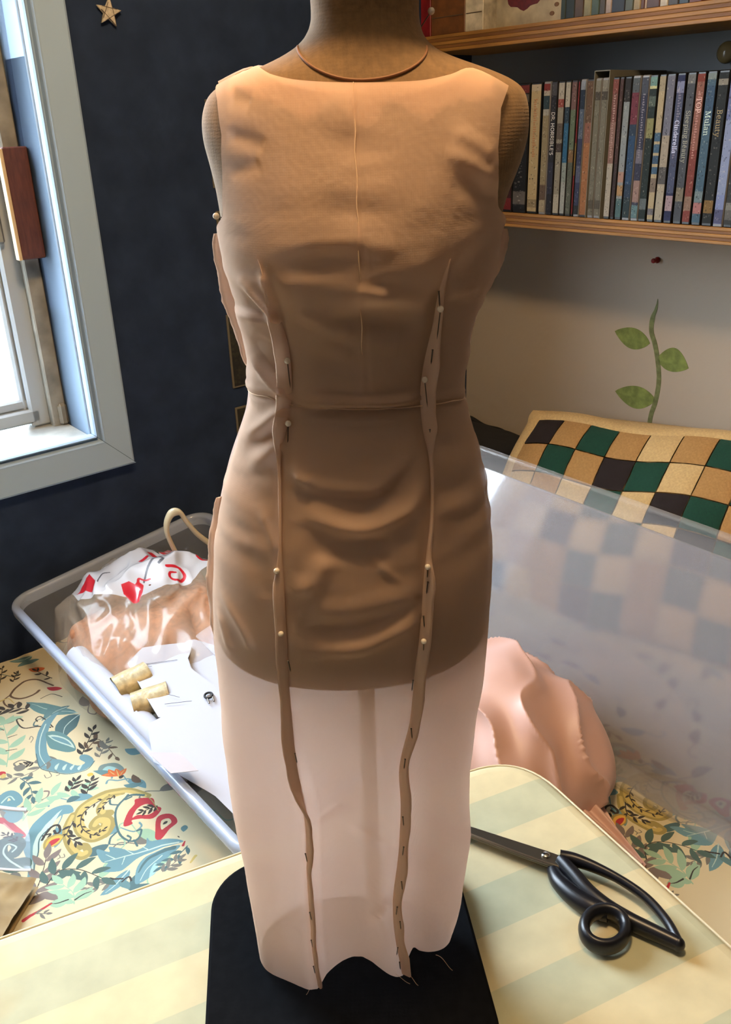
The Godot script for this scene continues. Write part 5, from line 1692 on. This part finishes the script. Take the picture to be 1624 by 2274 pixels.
const CREASES := [
	[[-0.0587, 1.3454, -0.0487, 1.3434, -0.0393, 1.3394], -0.0008, 0.0040],
	[[-0.0590, 1.3304, -0.0507, 1.3309, -0.0418, 1.3335], -0.0006, 0.0040],
	[[-0.0561, 1.3614, -0.0447, 1.3590], -0.0008, 0.0040],
	[[0.0437, 1.3442, 0.0542, 1.3392, 0.0641, 1.3321], 0.0008, 0.0040],
	[[0.0404, 1.3361, 0.0519, 1.3309, 0.0645, 1.3224], 0.0009, 0.0040],
	[[0.0433, 1.3239, 0.0541, 1.3194, 0.0653, 1.3122], -0.0007, 0.0050],
	[[-0.0555, 1.2797, -0.0478, 1.2727, -0.0425, 1.2676, -0.0387, 1.2609], 0.0024, 0.0024],
	[[-0.0552, 1.2735, -0.0477, 1.2644, -0.0413, 1.2545], -0.0016, 0.0032],
	[[-0.0650, 1.2615, -0.0504, 1.2626, -0.0400, 1.2596], 0.0020, 0.0024],
	[[-0.0582, 1.2402, -0.0468, 1.2300, -0.0379, 1.2239], 0.0026, 0.0026],
	[[-0.0539, 1.2478, -0.0446, 1.2393, -0.0382, 1.2292], -0.0016, 0.0036],
	[[-0.0449, 1.2872, -0.0390, 1.2680], 0.0012, 0.0022],
	[[-0.0546, 1.2525, -0.0407, 1.2412], -0.0014, 0.0050],
	[[-0.0648, 1.1938, -0.0485, 1.2079, -0.0380, 1.2165], 0.0024, 0.0032],
	[[-0.0661, 1.1884, -0.0489, 1.2002, -0.0391, 1.2075], -0.0016, 0.0040],
	[[-0.0644, 1.1795, -0.0492, 1.1925, -0.0414, 1.1994], 0.0013, 0.0040],
	[[-0.0328, 1.2231, -0.0189, 1.2219, -0.0030, 1.2206, 0.0129, 1.2205, 0.0280, 1.2204], 0.0024, 0.0032],
	[[-0.0333, 1.2161, -0.0032, 1.2153, 0.0292, 1.2140], -0.0014, 0.0022],
	[[-0.0323, 1.2118, -0.0034, 1.2111, 0.0280, 1.2095], 0.0010, 0.0030],
	[[-0.0356, 1.1689, -0.0263, 1.1637, -0.0129, 1.1585, 0.0009, 1.1571, 0.0159, 1.1617, 0.0259, 1.1692, 0.0314, 1.1829], 0.0024, 0.0050],
	[[-0.0259, 1.1718, -0.0121, 1.1661, -0.0009, 1.1652, 0.0113, 1.1719, 0.0250, 1.1862], -0.0018, 0.0050],
	[[-0.0348, 1.1858, -0.0278, 1.1785, -0.0082, 1.1763, 0.0066, 1.1779, 0.0166, 1.1827, 0.0300, 1.1954], 0.0018, 0.0050],
	[[-0.0395, 1.1198, -0.0280, 1.1283, -0.0214, 1.1425], 0.0020, 0.0055],
	[[-0.0365, 1.1493, -0.0130, 1.1449, 0.0130, 1.1421], -0.0016, 0.0090],
	[[-0.0065, 1.1475, 0.0179, 1.1241], 0.0007, 0.0020],
	[[-0.0355, 1.0847, -0.0065, 1.0863, 0.0092, 1.0925, 0.0271, 1.1024], 0.0022, 0.0060],
	[[-0.0321, 1.0995, -0.0076, 1.0980, 0.0246, 1.1073], -0.0012, 0.0070],
	[[-0.0314, 1.1108, -0.0096, 1.1103, 0.0247, 1.1171], 0.0012, 0.0070],
	[[-0.0562, 1.1623, -0.0463, 1.1416], 0.0008, 0.0025],
	[[-0.0859, 1.1076, -0.0718, 1.0896, -0.0673, 1.0775], 0.0012, 0.0035],
	[[-0.0873, 1.0919, -0.0812, 1.0698], 0.0012, 0.0030],
	[[-0.0660, 1.1430, -0.0537, 1.1133], -0.0007, 0.0060],
	[[-0.0010, 1.2797, 0.0134, 1.2743], 0.0010, 0.0040],
	[[-0.0291, 1.2676, -0.0018, 1.2566], 0.0013, 0.0040],
	[[0.0002, 1.2517, 0.0199, 1.2481], 0.0010, 0.0040],
	[[0.0007, 1.2663, 0.0265, 1.2575], -0.0009, 0.0050],
	[[-0.0346, 1.2302, -0.0185, 1.2292, -0.0027, 1.2309, 0.0280, 1.2308], 0.0017, 0.0050],
	[[-0.0330, 1.2495, -0.0174, 1.2487, -0.0033, 1.2446], 0.0013, 0.0050],
	[[-0.0001, 1.2426, 0.0132, 1.2404, 0.0278, 1.2427], 0.0011, 0.0050],
	[[-0.0320, 1.2471, -0.0034, 1.2427], -0.0008, 0.0040],
	[[-0.0361, 1.1839, -0.0267, 1.1805], 0.0016, 0.0025],
	[[-0.0420, 0.9377, -0.0211, 0.9582], -0.0008, 0.0030],
	[[-0.0189, 0.9422, 0.0122, 0.9176], -0.0009, 0.0040],
	[[-0.0274, 1.2882, -0.0006, 1.2908, 0.0303, 1.2862], -0.0007, 0.0090],
	[[-0.0162, 1.3534, 0.0018, 1.3520], 0.0005, 0.0060],
	[[0.0017, 1.2956, 0.0180, 1.2979], 0.0005, 0.0050],
	[[-0.0479, 0.8437, -0.0759, 0.8544], 0.0006, 0.0040],
	[[0.0084, 0.8660, -0.0011, 0.8536], 0.0012, 0.0050],
]
var sections := []  # BODY smoothed to 2 mm steps from 0.74 up


func section(h: float) -> Array:
	if sections.is_empty():
		var raw := []
		for i in 351:
			var y := 0.740 + 0.002 * i
			var r := [0.0, 0.0, 0.0, 0.0, 0.0]
			for q in BODY.size() - 1:
				if y <= BODY[q + 1][0] or q == BODY.size() - 2:
					var u := clampf((y - BODY[q][0]) / (BODY[q + 1][0] - BODY[q][0]), 0.0, 1.0)
					for k in 5:
						r[k] = lerpf(BODY[q][k + 1], BODY[q + 1][k + 1], u)
					break
			raw.append(r)
		for pass_ in 3:
			var nxt := []
			for i in raw.size():
				var w := 2 if i < 290 else 1
				var r := [0.0, 0.0, 0.0, 0.0, 0.0]
				for e in range(-w, w + 1):
					for k in 5:
						r[k] += raw[clampi(i + e, 0, raw.size() - 1)][k] / (2 * w + 1)
				nxt.append(r)
			raw = nxt
		sections = raw
	var f := clampf((h - 0.740) / 0.002, 0.0, 349.999)
	var a: Array = sections[int(f)]
	var b: Array = sections[int(f) + 1]
	var u := f - int(f)
	return [lerpf(a[0], b[0], u), lerpf(a[1], b[1], u), lerpf(a[2], b[2], u), lerpf(a[3], b[3], u), lerpf(a[4], b[4], u)]


func front_z(x: float, h: float) -> float:
	var s := section(h)
	var u := minf(absf(x - s[0]) / s[1], 1.0)
	return s[2] + (s[3] - s[2]) * sqrt(maxf(1.0 - pow(u, 2.4), 0.0))


func skin(x: float, h: float, off: float) -> Vector3:  # a point on the front, «off» proud of it
	var z := front_z(x, h)
	var e := 0.001
	var n := Vector3(-(front_z(x + e, h) - front_z(x - e, h)) / (2 * e), -(front_z(x, h + e) - front_z(x, h - e)) / (2 * e), 1.0).normalized()
	return Vector3(x, h, z) + n * off


func skin_normal(x: float, h: float) -> Vector3:
	var e := 0.002
	return Vector3(-(front_z(x + e, h) - front_z(x - e, h)) / (2 * e), -(front_z(x, h + e) - front_z(x, h - e)) / (2 * e), 1.0).normalized()


func dress_form() -> void:
	var o := thing("dress_form", "small tan jersey dress form on a black rounded base, wearing the pinned dress", "dress form", Vector3(0, BOARD, 0))
	var rows := []
	for j in 300:
		var h := 1.046 + (1.440 - 1.046) * j / 299.0
		var s := section(h)
		var sc := 1.0 if h > 1.064 else 1.0 - 0.16 * pow((1.064 - h) / 0.018, 2.2)
		var row := []
		for i in 120:
			var a := -TAU * i / 120.0
			var cx := cos(a)
			var sz := sin(a)
			var ex := signf(cx) * pow(absf(cx), 2.0 / 2.2)
			var ez := signf(sz) * pow(absf(sz), 2.0 / 2.2)
			row.append(Vector3(s[0] + s[1] * ex * sc, h - BOARD, s[2] + (s[3] - s[2] if ez > 0 else s[2] - s[4]) * ez * sc))
		rows.append(row)
	var g := Shape.new()
	g.rings(rows, true, true, true)
	part("torso", g, M.form_jersey, o)
	g = Shape.new()
	g.lathe([[0.0, 0.0], [0.0385, 0.0], [0.0405, 0.003], [0.0405, 0.008], [0.033, 0.013], [0.010, 0.016], [0.006, 0.020], [0.007, 0.026], [0.004, 0.031], [0.0, 0.032]], 32, Transform3D(Basis(), Vector3(0.008, 0.690, -0.004)))
	part("neck_cap", g, M.ply_dark, o)
	var cord := []  # raised seam round the foot of the neck
	for i in 64:
		var a := TAU * i / 64.0
		var x := 0.0058 + 0.0300 * cos(a)
		var h := 1.3810 - 0.0150 * pow(maxf(sin(a), 0.0), 1.1) + 0.002 * maxf(-sin(a), 0.0) - 0.0025 * cos(a) * absf(cos(a)) * 0.5
		var z := 0.0
		if sin(a) >= 0.0:
			z = front_z(x, h) + 0.0004
		else:
			var s := section(h)
			z = s[2] - (s[2] - s[4]) * sqrt(maxf(1.0 - pow(minf(absf(x - s[0]) / s[1], 1.0), 2.4), 0.0)) - 0.0004
		cord.append(Vector3(x, h - BOARD, z))
	g = Shape.new()
	g.tube(cord, 0.0006, 8, true)
	part("neck_seam", g, M.form_cord, o)
	g = Shape.new()
	g.tube([Vector3(-0.004, 0.016, -0.012), Vector3(-0.004, 0.300, -0.012)], 0.006, 16)
	part("pole", g, M.lamp_base, o)
	g = Shape.new()
	var bb := Transform3D(Basis(Vector3.UP, deg_to_rad(6.0)), Vector3(-0.028, 0, 0.006))
	g.slab(round_rect(-0.1035, -0.108, 0.1035, 0.108, 0.046, 12), [[0.002, 0.0005], [0.0, 0.002], [0.0, 0.0155], [0.0008, 0.0173], [0.0025, 0.018]], bb)
	part("base", g, M.base_black, o)


func crease_field(x: float, h: float, segs: Array) -> float:
	var d := 0.0
	for c in segs:
		if x < c[3] or x > c[4] or h < c[5] or h > c[6]:
			continue
		var p: PackedVector2Array = c[0]
		var best := 1.0
		var at := 0.0
		var m := p.size() - 1
		var q := Vector2(x, h)
		for i in m:
			var ab := p[i + 1] - p[i]
			var u := clampf((q - p[i]).dot(ab) / ab.length_squared(), 0.0, 1.0)
			var dd := (q - p[i] - ab * u).length()
			if dd < best:
				best = dd
				at = (i + u) / m
		var k: float = best / c[2]
		if k < 3.0:
			d += 1.55 * c[1] * exp(-k * k) * (0.25 + 0.75 * smoothstep(0.0, 0.3, at) * (1.0 - smoothstep(0.8, 1.0, at)))
	return d


func at_height(line: PackedVector2Array, h: float) -> float:  # x of a seam line at a height (lines run downwards)
	if h >= line[0].y:
		return line[0].x
	for i in line.size() - 1:
		if h >= line[i + 1].y:
			return lerpf(line[i].x, line[i + 1].x, (line[i].y - h) / maxf(line[i].y - line[i + 1].y, 1e-6))
	return line[-1].x


func dress() -> void:
	var o := thing("pinned_dress", "sleeveless pale peach cotton toile dress pinned along its seams on the dress form", "dress")
	var segs := []
	for c in CREASES:
		var p := smooth2(pairs(c[0]), 4)
		var lo := p[0]
		var hi := p[0]
		for q in p:
			lo = Vector2(minf(lo.x, q.x), minf(lo.y, q.y))
			hi = Vector2(maxf(hi.x, q.x), maxf(hi.y, q.y))
		var e: float = c[2] * 3.0
		segs.append([p, c[1], c[2], lo.x - e, hi.x + e, lo.y - e, hi.y + e])
	var fl := smooth2(pairs(FIN_L), 6)
	var fr := smooth2(pairs(FIN_R), 6)
	var arm_l := pairs([1.2985, -0.0692, 1.3095, -0.0635, 1.3260, -0.0618, 1.3455, -0.0606, 1.3600, -0.0620, 1.3692, -0.0642])
	var arm_r := pairs([1.3001, 0.0695, 1.3161, 0.0675, 1.3358, 0.0664, 1.3527, 0.0682, 1.3621, 0.0729])
	var top := smooth2(pairs([-0.0642, 1.3692, -0.0473, 1.3752, -0.0362, 1.3702, -0.0258, 1.3673, -0.0117, 1.3657, 0.0023, 1.3650, 0.0182, 1.3647, 0.0323, 1.3651, 0.0448, 1.3672, 0.0561, 1.3698, 0.0729, 1.3621]), 4)
	var hem := smooth2(pairs([-0.092, 0.7725, -0.0756, 0.7755, -0.0652, 0.7770, -0.0490, 0.7775, -0.0450, 0.7800, -0.0347, 0.7931, -0.0149, 0.8082, 0.0040, 0.7929, 0.0150, 0.7830, 0.0190, 0.7850, 0.0235, 0.8030, 0.0300, 0.7960, 0.0390, 0.7900, 0.0515, 0.7859, 0.060, 0.783]), 3)
	var wl := pairs(WAIST)
	var slow := noise(0.05, 71, 2)
	var fine := noise(0.20, 72, 3)
	var panel := func(side: float, nu: int, nv: int) -> Shape:
		var rows := []
		for j in nv + 1:
			var v := float(j) / nv
			var row := []
			for i in nu + 1:
				var t := lerpf(-1.0, 1.0, float(i) / nu)
				var tx := lerpf(-0.0642, 0.0729, (t + 1.0) / 2.0)
				var h := 0.0
				if v < 0.84:
					var h0 := 0.778
					if side > 0:
						h0 = look(hem, lerpf(-0.0915, 0.0535, sin(t * PI / 2) * 0.5 + 0.5))
					h = lerpf(h0, 1.2985, v / 0.84)
				else:
					h = lerpf(1.2985, look(top, tx) + (0.0 if side > 0 else 0.0006), (v - 0.84) / 0.16)
				var s := section(h)
				var off := 0.0026
				var xl: float = s[0] - s[1] - off
				var xr: float = s[0] + s[1] + off
				var armed := smoothstep(1.2985, 1.3110, h)
				if armed > 0.0:
					xl = lerpf(xl, look(arm_l, h) + (0.0 if side > 0 else 0.005), armed)
					xr = lerpf(xr, look(arm_r, h) - (0.0 if side > 0 else 0.005), armed)
				var sx := lerpf(sin(t * PI / 2), t * 0.55 + sin(t * PI / 2) * 0.45, armed)
				if v >= 0.84:
					sx = lerpf(sx, (tx + 0.0642) / 0.1371 * 2.0 - 1.0, (v - 0.84) / 0.16)
				var x := (xl + xr) / 2 + (xr - xl) / 2 * sx
				var u := minf(absf(x - s[0]) / (s[1] + off), 1.0)
				var z := 0.0
				if side < 0:
					z = s[2] - (s[2] - s[4] + off) * sqrt(maxf(1.0 - pow(u, 2.4), 0.0))
				else:
					var depth: float = s[3] - s[2] + off + 0.0006
					var bow := sqrt(maxf(1.0 - pow(u, 2.4), 0.0))
					var dz := crease_field(x, h, segs)
					var xa := at_height(fl, h)
					var xb := at_height(fr, h)
					var below := smoothstep(1.296, 1.270, h)
					dz -= 0.0016 * below * (exp(-pow((x - xa) / 0.0035, 2)) + exp(-pow((x - xb) / 0.0035, 2)))
					var loose := smoothstep(1.035, 0.95, h)  # below the form the three gores hang at different depths
					if x > xa and x < xb + 0.003:
						dz -= 0.0085 * loose * smoothstep(xa, xa + 0.007, x) * (1.0 - 0.85 * smoothstep(xa + 0.012, xb - 0.004, x))
					if x > xb:
						dz -= 0.0075 * loose * smoothstep(xb, xb + 0.006, x) * (1.0 - smoothstep(xb + 0.02, xb + 0.05, x))
					dz += 0.0020 * smoothstep(1.03, 0.90, h) * exp(-pow((x - xa + 0.016) / 0.014, 2))
					dz -= 0.0012 * exp(-pow((h - look(wl, x)) / 0.0012, 2)) - 0.0010 * exp(-pow((h - look(wl, x) - 0.0040) / 0.0018, 2))
					if h > 1.2145:  # centre seam of the bodice
						dz += 0.0005 * exp(-pow((x - 0.0012) / 0.0006, 2)) - 0.0004 * exp(-pow((x - 0.0028) / 0.0012, 2)) + 0.0009 * slow.get_noise_2d(x * 300, h * 900) * exp(-pow((x - 0.001) / 0.016, 2))
					if v >= 0.84:
						dz += 0.0004 * exp(-pow((1.0 - v) / 0.012, 2))
					dz += 0.0009 * slow.get_noise_2d(x * 400, h * 260) + 0.0024 * slow.get_noise_2d(x * 260 + 90, h * 800) * smoothstep(1.10, 1.18, h) * smoothstep(1.33, 1.27, h) * smoothstep(0.0, 0.010, absf(x - xa)) * smoothstep(0.0, 0.010, absf(x - xb)) + 0.00012 * fine.get_noise_2d(x * 1400, h * 1400)
					dz += 0.0022 * smoothstep(0.84, 0.78, h) * sin(x * 130.0 + 1.0)
					if h > 1.03:
						dz = maxf(dz, -0.0023)
					z = s[2] + depth * bow
					var gx: float = 2.4 * pow(u, 1.4) / (s[1] + off) * signf(x - s[0])  # push the folds out along the normal
					var gz: float = 2.0 * bow / depth
					var gl: float = sqrt(gx * gx + gz * gz)
					x += dz * gx / gl
					z += dz * gz / gl
				row.append(Vector3(x, h, z))
			rows.append(row)
		if side < 0:
			for r in rows:
				r.reverse()
		var g := Shape.new()
		g.rings(rows, false)
		return g
	part("front_panel", panel.call(1.0, 150, 430), M.dress_cloth, o)
	part("back_panel", panel.call(-1.0, 60, 130), M.dress_cloth, o)
	# raised pinned folds along the two front seams
	var wob := noise(0.09, 73, 3)
	for f in [[fl, 0], [fr, 1]]:
		var line: PackedVector2Array = f[0]
		var rows := []
		var m := line.size()
		for i in m:
			var p := line[i]
			var u := float(i) / (m - 1)
			var base := skin(p.x, p.y, 0.0018 - 0.0012 * smoothstep(1.03, 0.92, p.y))
			var nn := skin_normal(p.x, p.y)
			var tx := (Vector3(1, 0, 0) - nn * nn.x).normalized()
			var lean := 0.9
			if f[1] == 0:
				lean = lerpf(-1.05, 0.75, smoothstep(0.985, 0.950, p.y))
				if p.y > 1.19:
					lean = -0.95
			var w := 0.0058 * smoothstep(0.0, 0.20, u) + 0.0014
			w *= lerpf(0.86, 1.0, smoothstep(1.18, 1.22, p.y))
			w *= 1.0 - 0.72 * smoothstep(1.205, 1.185, p.y) * smoothstep(1.115, 1.145, p.y)  # flat seam over the hip
			w *= 1.0 + 0.25 * wob.get_noise_1d(p.y * 260.0 + f[1] * 300.0)
			lean += 0.30 * wob.get_noise_1d(p.y * 220.0 + f[1] * 900.0)
			var out := nn * cos(lean) + tx * sin(lean)
			var th := out.cross(Vector3.UP).normalized() * 0.0010
			var row := []
			for q in [[-0.1, 1.0], [0.35, 1.0], [0.75, 1.1], [0.93, 1.0], [1.0, 0.0], [0.93, -1.0], [0.75, -1.1], [0.35, -1.0], [-0.1, -1.0]]:
				var curl := 0.0012 * pow(maxf(q[0], 0.0), 2.0) * sin(p.y * 190.0 + f[1])
				row.append(base + out * w * q[0] + th * (q[1] + curl * 700.0 * 0.4))
			rows.append(row)
		var g := Shape.new()
		g.rings(rows, true, true, true)
		part("pinned_fold", g, M.dress_fold, o)
	# seam allowances standing out at the sides
	for sd in [[-1.0, 1.2985, 1.228, 0.0065, 0.0], [-1.0, 1.150, 1.050, 0.0055, 0.3], [1.0, 1.296, 1.262, 0.0060, 0.6]]:
		var rows := []
		for i in 60:
			var u := i / 59.0
			var h := lerpf(sd[1], sd[2], u)
			var s := section(h)
			var x: float = s[0] + sd[0] * (s[1] + 0.0015)
			var w: float = sd[3] * pow(sin(PI * clampf(u * 0.86 + 0.12, 0, 1)), 0.5) * (1.0 + 0.2 * wob.get_noise_1d(h * 900 + sd[4] * 500)) + 0.0006
			var row := []
			for q in [[-0.3, 0.7], [0.5, 0.8], [1.0, 0.0], [0.5, -0.8], [-0.3, -0.7]]:
				row.append(Vector3(x + sd[0] * w * q[0], h, -0.002 + 0.0008 * q[1] + 0.0012 * sin(h * 220.0) * q[0]))
			rows.append(row)
		if sd[0] < 0.0:
			for r in rows:
				r.reverse()
		var g := Shape.new()
		g.rings(rows, true, true, true)
		part("seam_allowance", g, M.dress_fold, o)
	# stitching: waist seam, centre seam, neckline
	var g2 := Shape.new()
	for q in [[0, 2.2, 6.0], [2.35, 7.6, 0]]:
		var pts := []
		for i in 30:
			var w: float = lerpf(q[0], q[1], i / 29.0)
			if w > wl.size() - 1:
				break
			var p := wl[int(w)].lerp(wl[mini(int(w) + 1, wl.size() - 1)], w - int(w))
			pts.append(skin(p.x, p.y, 0.0026))
		g2.tube(pts, 0.00028, 6)
	part("waist_stitching", g2, M.dress_thread, o)
	g2 = Shape.new()
	var cs := []
	for i in 60:
		var h := lerpf(1.3635, 1.2170, i / 59.0)
		cs.append(skin(0.0012 + 0.0003 * sin(h * 300.0), h, 0.0036))
	g2.tube(cs, 0.00030, 6)
	part("centre_seam", g2, M.dress_thread, o)
	# a few loose threads at the raw hem
	for q in [[0.0395, 0.7915, 0.012, -0.010], [0.004, 0.792, 0.016, -0.006], [0.018, 0.783, 0.008, -0.004], [-0.049, 0.778, -0.006, -0.003]]:
		var a := skin(q[0], q[1], 0.001)
		var pts := []
		for i in 10:
			var u := i / 9.0
			pts.append(a + Vector3(q[2] * u, q[3] * u + 0.002 * sin(u * 5.0), 0.004 * u))
		g2 = Shape.new()
		g2.tube(pts, 0.00018, 5)
		part("loose_thread", g2, M.dress_thread, o)
	# turned in neck facing seen as a denser band
	# (the facing lies behind the front panel)
	var rows2 := []
	for j in 9:
		var row := []
		for i in 61:
			var x := lerpf(-0.056, 0.064, i / 60.0)
			var depth := 0.013 + 0.003 * sin(x * 260.0) + 0.002 * signf(sin(x * 190.0 + 0.5))
			var h := look(top, x) - 0.0008 - depth * (1.0 - j / 8.0)
			row.append(skin(x, h, 0.0011))
		rows2.append(row)
	g2 = Shape.new()
	g2.rings(rows2, false)
	part("neck_facing", g2, M.dress_fold, o)


func pins() -> void:
	var make := func(label: String, x: float, h: float, off: float, dirv: Vector3, ball: bool, group: String) -> Node3D:
		var at := skin(x, h, off)
		var o := thing("dressmaking_pin", label, "pin", at, 0.0, group)
		var y := -dirv.normalized()
		var xx := y.cross(Vector3(0.2, 0.1, 1)).normalized()
		o.transform.basis = Basis(xx, y, xx.cross(y))
		var s := Shape.new()
		if ball:
			s.ball(Vector3.ZERO, 0.00165, 14)
			part("head", s, M.pin_head, o)
		else:
			s.ball(Vector3.ZERO, 0.0006, 8, Vector3(1, 0.5, 1))
			part("head", s, M.pin_steel, o)
		s = Shape.new()
		s.lathe([[0.00005, -0.0150], [0.0003, -0.0120], [0.0003, 0.0]] if ball else [[0.00005, -0.0072], [0.00038, -0.0058], [0.00038, 0.0]], 8)
		part("shaft", s, M.pin_steel, o)
		return o
	var ball := "white ball-headed pins in the dress"
	make.call("white ball-headed pin at the left armhole edge of the dress", -0.0655, 1.3091, 0.003, Vector3(0.8, -0.3, -0.4), true, ball)
	make.call("white ball-headed pin high on the right front fold, under the bust", 0.0366, 1.2691, 0.0052, Vector3(-0.10, -1, -0.12), true, ball)
	make.call("white ball-headed pin on the right front fold just above the waist", 0.0299, 1.2311, 0.0052, Vector3(0.10, -1, -0.1), true, ball)
	make.call("pale ball-headed pin on the left front fold above the waist", -0.0338, 1.2438, 0.0050, Vector3(0.02, -1, -0.2), true, ball)
	make.call("pale ball-headed pin on the left front fold just below the waist", -0.0360, 1.2079, 0.0050, Vector3(-0.1, -1, -0.1), true, ball)
	make.call("white ball-headed pin on the right front fold at hip height", 0.0304, 1.1314, 0.0048, Vector3(-0.02, -1, -0.15), true, ball)
	make.call("lowest white ball-headed pin on the right front fold", 0.0281, 1.0868, 0.0050, Vector3(0.0, -1, -0.3), true, ball)
	make.call("small white ball-headed pin on the left front fold at hip height", -0.0470, 1.1314, 0.0042, Vector3(0.1, -1, -0.3), true, ball)
	make.call("lowest small white ball-headed pin on the left front fold", -0.0475, 1.0940, 0.0042, Vector3(0.1, -1, -0.3), true, ball)
	var nk := thing("dressmaking_pin", "long pin with a white ball head stuck in the right side of the form's neck", "pin", Vector3(0.0392, 1.3955, 0.0), 0.0)
	nk.transform.basis = Basis(Vector3(0, 0, 1).cross(Vector3(0.6, 0.8, 0)).normalized(), Vector3(0.66, 0.74, 0.1).normalized(), Vector3(0, 0, 1)).orthonormalized()
	var sh := Shape.new()
	sh.ball(Vector3.ZERO, 0.0017, 14)
	part("head", sh, M.pin_head, nk)
	sh = Shape.new()
	sh.lathe([[0.00005, -0.0150], [0.0003, -0.0120], [0.0003, 0.0]], 8)
	part("shaft", sh, M.pin_steel, nk)
	var left := pairs([-0.0449, 1.0767, -0.0463, 1.0066, -0.0457, 0.9207, -0.0464, 0.8628, -0.0472, 0.8332, -0.0474, 0.8042])
	var rgt := pairs([0.0360, 1.2772, 0.0340, 1.2467, 0.0329, 1.2017, 0.0307, 1.1225, 0.0283, 1.1024, 0.0226, 1.0601, 0.0214, 1.0230, 0.0177, 0.9992, 0.0158, 0.9500, 0.0161, 0.9228, 0.0145, 0.8906, 0.0114, 0.8662, 0.0131, 0.8507, 0.0112, 0.8228, 0.0122, 0.8060])
	var nth := ["first", "second", "third", "fourth", "fifth", "sixth", "seventh", "eighth", "ninth", "tenth", "eleventh", "twelfth", "thirteenth", "fourteenth", "fifteenth"]
	for i in left.size():
		make.call("thin steel pin in the left front fold of the skirt, %s from the hem" % nth[left.size() - 1 - i], left[i].x, left[i].y, 0.0040, Vector3(0.12, -1, 0.05), false, "steel pins in the dress folds")
	for i in rgt.size():
		make.call("thin steel pin in the right front fold of the dress, %s from the hem" % nth[rgt.size() - 1 - i], rgt[i].x, rgt[i].y, 0.0042, Vector3(0.06 if i % 2 == 0 else -0.12, -1, 0.05), false, "steel pins in the dress folds")


# ---------------------------------------------------------------- shears
func shears() -> void:
	var o := thing("shears", "black-handled dressmaking shears lying closed on the striped board, right of the form", "shears", Vector3(0.146, BOARD, -0.093))
	var p3 := func(x: float, y: float, z: float) -> Vector3: return Vector3(x - 0.146, y, z + 0.093)
	var ax := Vector3(-0.875, 0, -0.484)  # from the pivot to the tips
	var sd := Vector3(-0.484, 0, 0.875)   # across, towards the thumb ring
	for q in [[0.0105, 0.0055, -0.0045, "upper"], [0.0068, 0.0068, 0.0030, "lower"]]:
		var prof := []
		for e in [[-0.022, -0.0075, 0.0060], [0.0, -0.0085, 0.0062], [0.03, -0.0080, 0.0050], [0.075, -0.0062, 0.0035], [0.105, -0.0038, 0.0018], [0.118, 0.0, 0.0006]]:
			prof.append(e)
		var ol := PackedVector2Array()
		for e in prof:
			ol.append(Vector2(e[0], e[1] * (1.0 if q[3] == "upper" else 0.8)))
		prof.reverse()
		for e in prof:
			ol.append(Vector2(e[0], e[2] + (0.0 if q[3] == "upper" else 0.0032)))
		var s := Shape.new()
		s.slab(ol, [[0.0006, 0.0], [0.0, 0.0006], [0.0, 0.0016], [0.0014, 0.0028]], Transform3D(Basis(ax, Vector3.UP, ax.cross(Vector3.UP) * -1.0 if false else ax.cross(Vector3.UP)), Vector3(0, q[0], 0)))
		part("blade", s, M.blade_steel, o)
	var s := Shape.new()
	s.lathe([[0.0, 0.0], [0.0036, 0.0], [0.0038, 0.0008], [0.0030, 0.0018], [0.0, 0.0020]], 20, Transform3D(Basis(), Vector3(0.0, 0.0132, 0.0005)))
	part("pivot_screw", s, mat("screw_steel", Color(0.72, 0.70, 0.66), 0.2, {"metal": 1.0}), o)
	# large bow for the fingers
	var path := func(f: Array) -> Array:
		var q := []
		var c := Curve3D.new()
		for i in range(0, f.size(), 3):
			q.append(p3.call(f[i], f[i + 1], f[i + 2]))
		var w := []
		for i in q.size() - 1:
			for e in 6:
				w.append(q[i].cubic_interpolate(q[i + 1], q[maxi(i - 1, 0)], q[mini(i + 2, q.size() - 1)], e / 6.0))
		w.append(q[-1])
		return w
	s = Shape.new()
	var up: Array = path.call([0.158, 0.0125, -0.090, 0.170, 0.0130, -0.0865, 0.186, 0.0135, -0.0765, 0.203, 0.0135, -0.0625, 0.219, 0.0125, -0.0440, 0.2285, 0.0110, -0.0230, 0.2315, 0.0100, -0.0050])
	var rad := []
	for i in up.size():
		rad.append(lerpf(0.0062, 0.0036, minf(float(i) / up.size() * 2.2, 1.0)))
	s.tube(up, rad, 14, false, Vector3(1, 1.25, 1))
	var low: Array = path.call([0.158, 0.0115, -0.0880, 0.166, 0.0115, -0.0700, 0.174, 0.0105, -0.0530, 0.185, 0.0095, -0.0390, 0.200, 0.0085, -0.0265, 0.216, 0.0085, -0.0150, 0.2310, 0.0090, -0.0040])
	rad = []
	for i in low.size():
		rad.append(0.0062 + 0.0012 * sin(PI * i / low.size()) - 0.0012 * float(i) / low.size())
	s.tube(low, rad, 14, false, Vector3(1, 1.2, 1))
	s.ball(p3.call(0.2312, 0.0088, -0.0035), 0.0052, 14, Vector3(1, 1.2, 1))
	part("finger_bow", s, M.handle_plastic, o)
	s = Shape.new()
	var sk: Array = path.call([0.1510, 0.0065, -0.0840, 0.1530, 0.0075, -0.0690, 0.1620, 0.0085, -0.0520, 0.1735, 0.0095, -0.0400, 0.1850, 0.0100, -0.0330])
	rad = []
	for i in sk.size():
		rad.append(0.0030 + 0.0055 * sin(PI * minf(0.15 + 0.6 * i / sk.size(), 1.0)))
	s.tube(sk, rad, 14)
	part("thumb_shank", s, M.handle_plastic, o)
	s = Shape.new()
	var ring := []
	for q in 40:
		var a := TAU * q / 40.0
		ring.append(p3.call(0.1775 + 0.0165 * cos(a) + 0.003 * sin(a), 0.0120 + 0.0015 * sin(a), -0.0175 - 0.0155 * sin(a)))
	s.tube(ring, 0.0046, 14, true, Vector3(1, 1.7, 1))
	part("thumb_ring", s, M.handle_plastic, o)
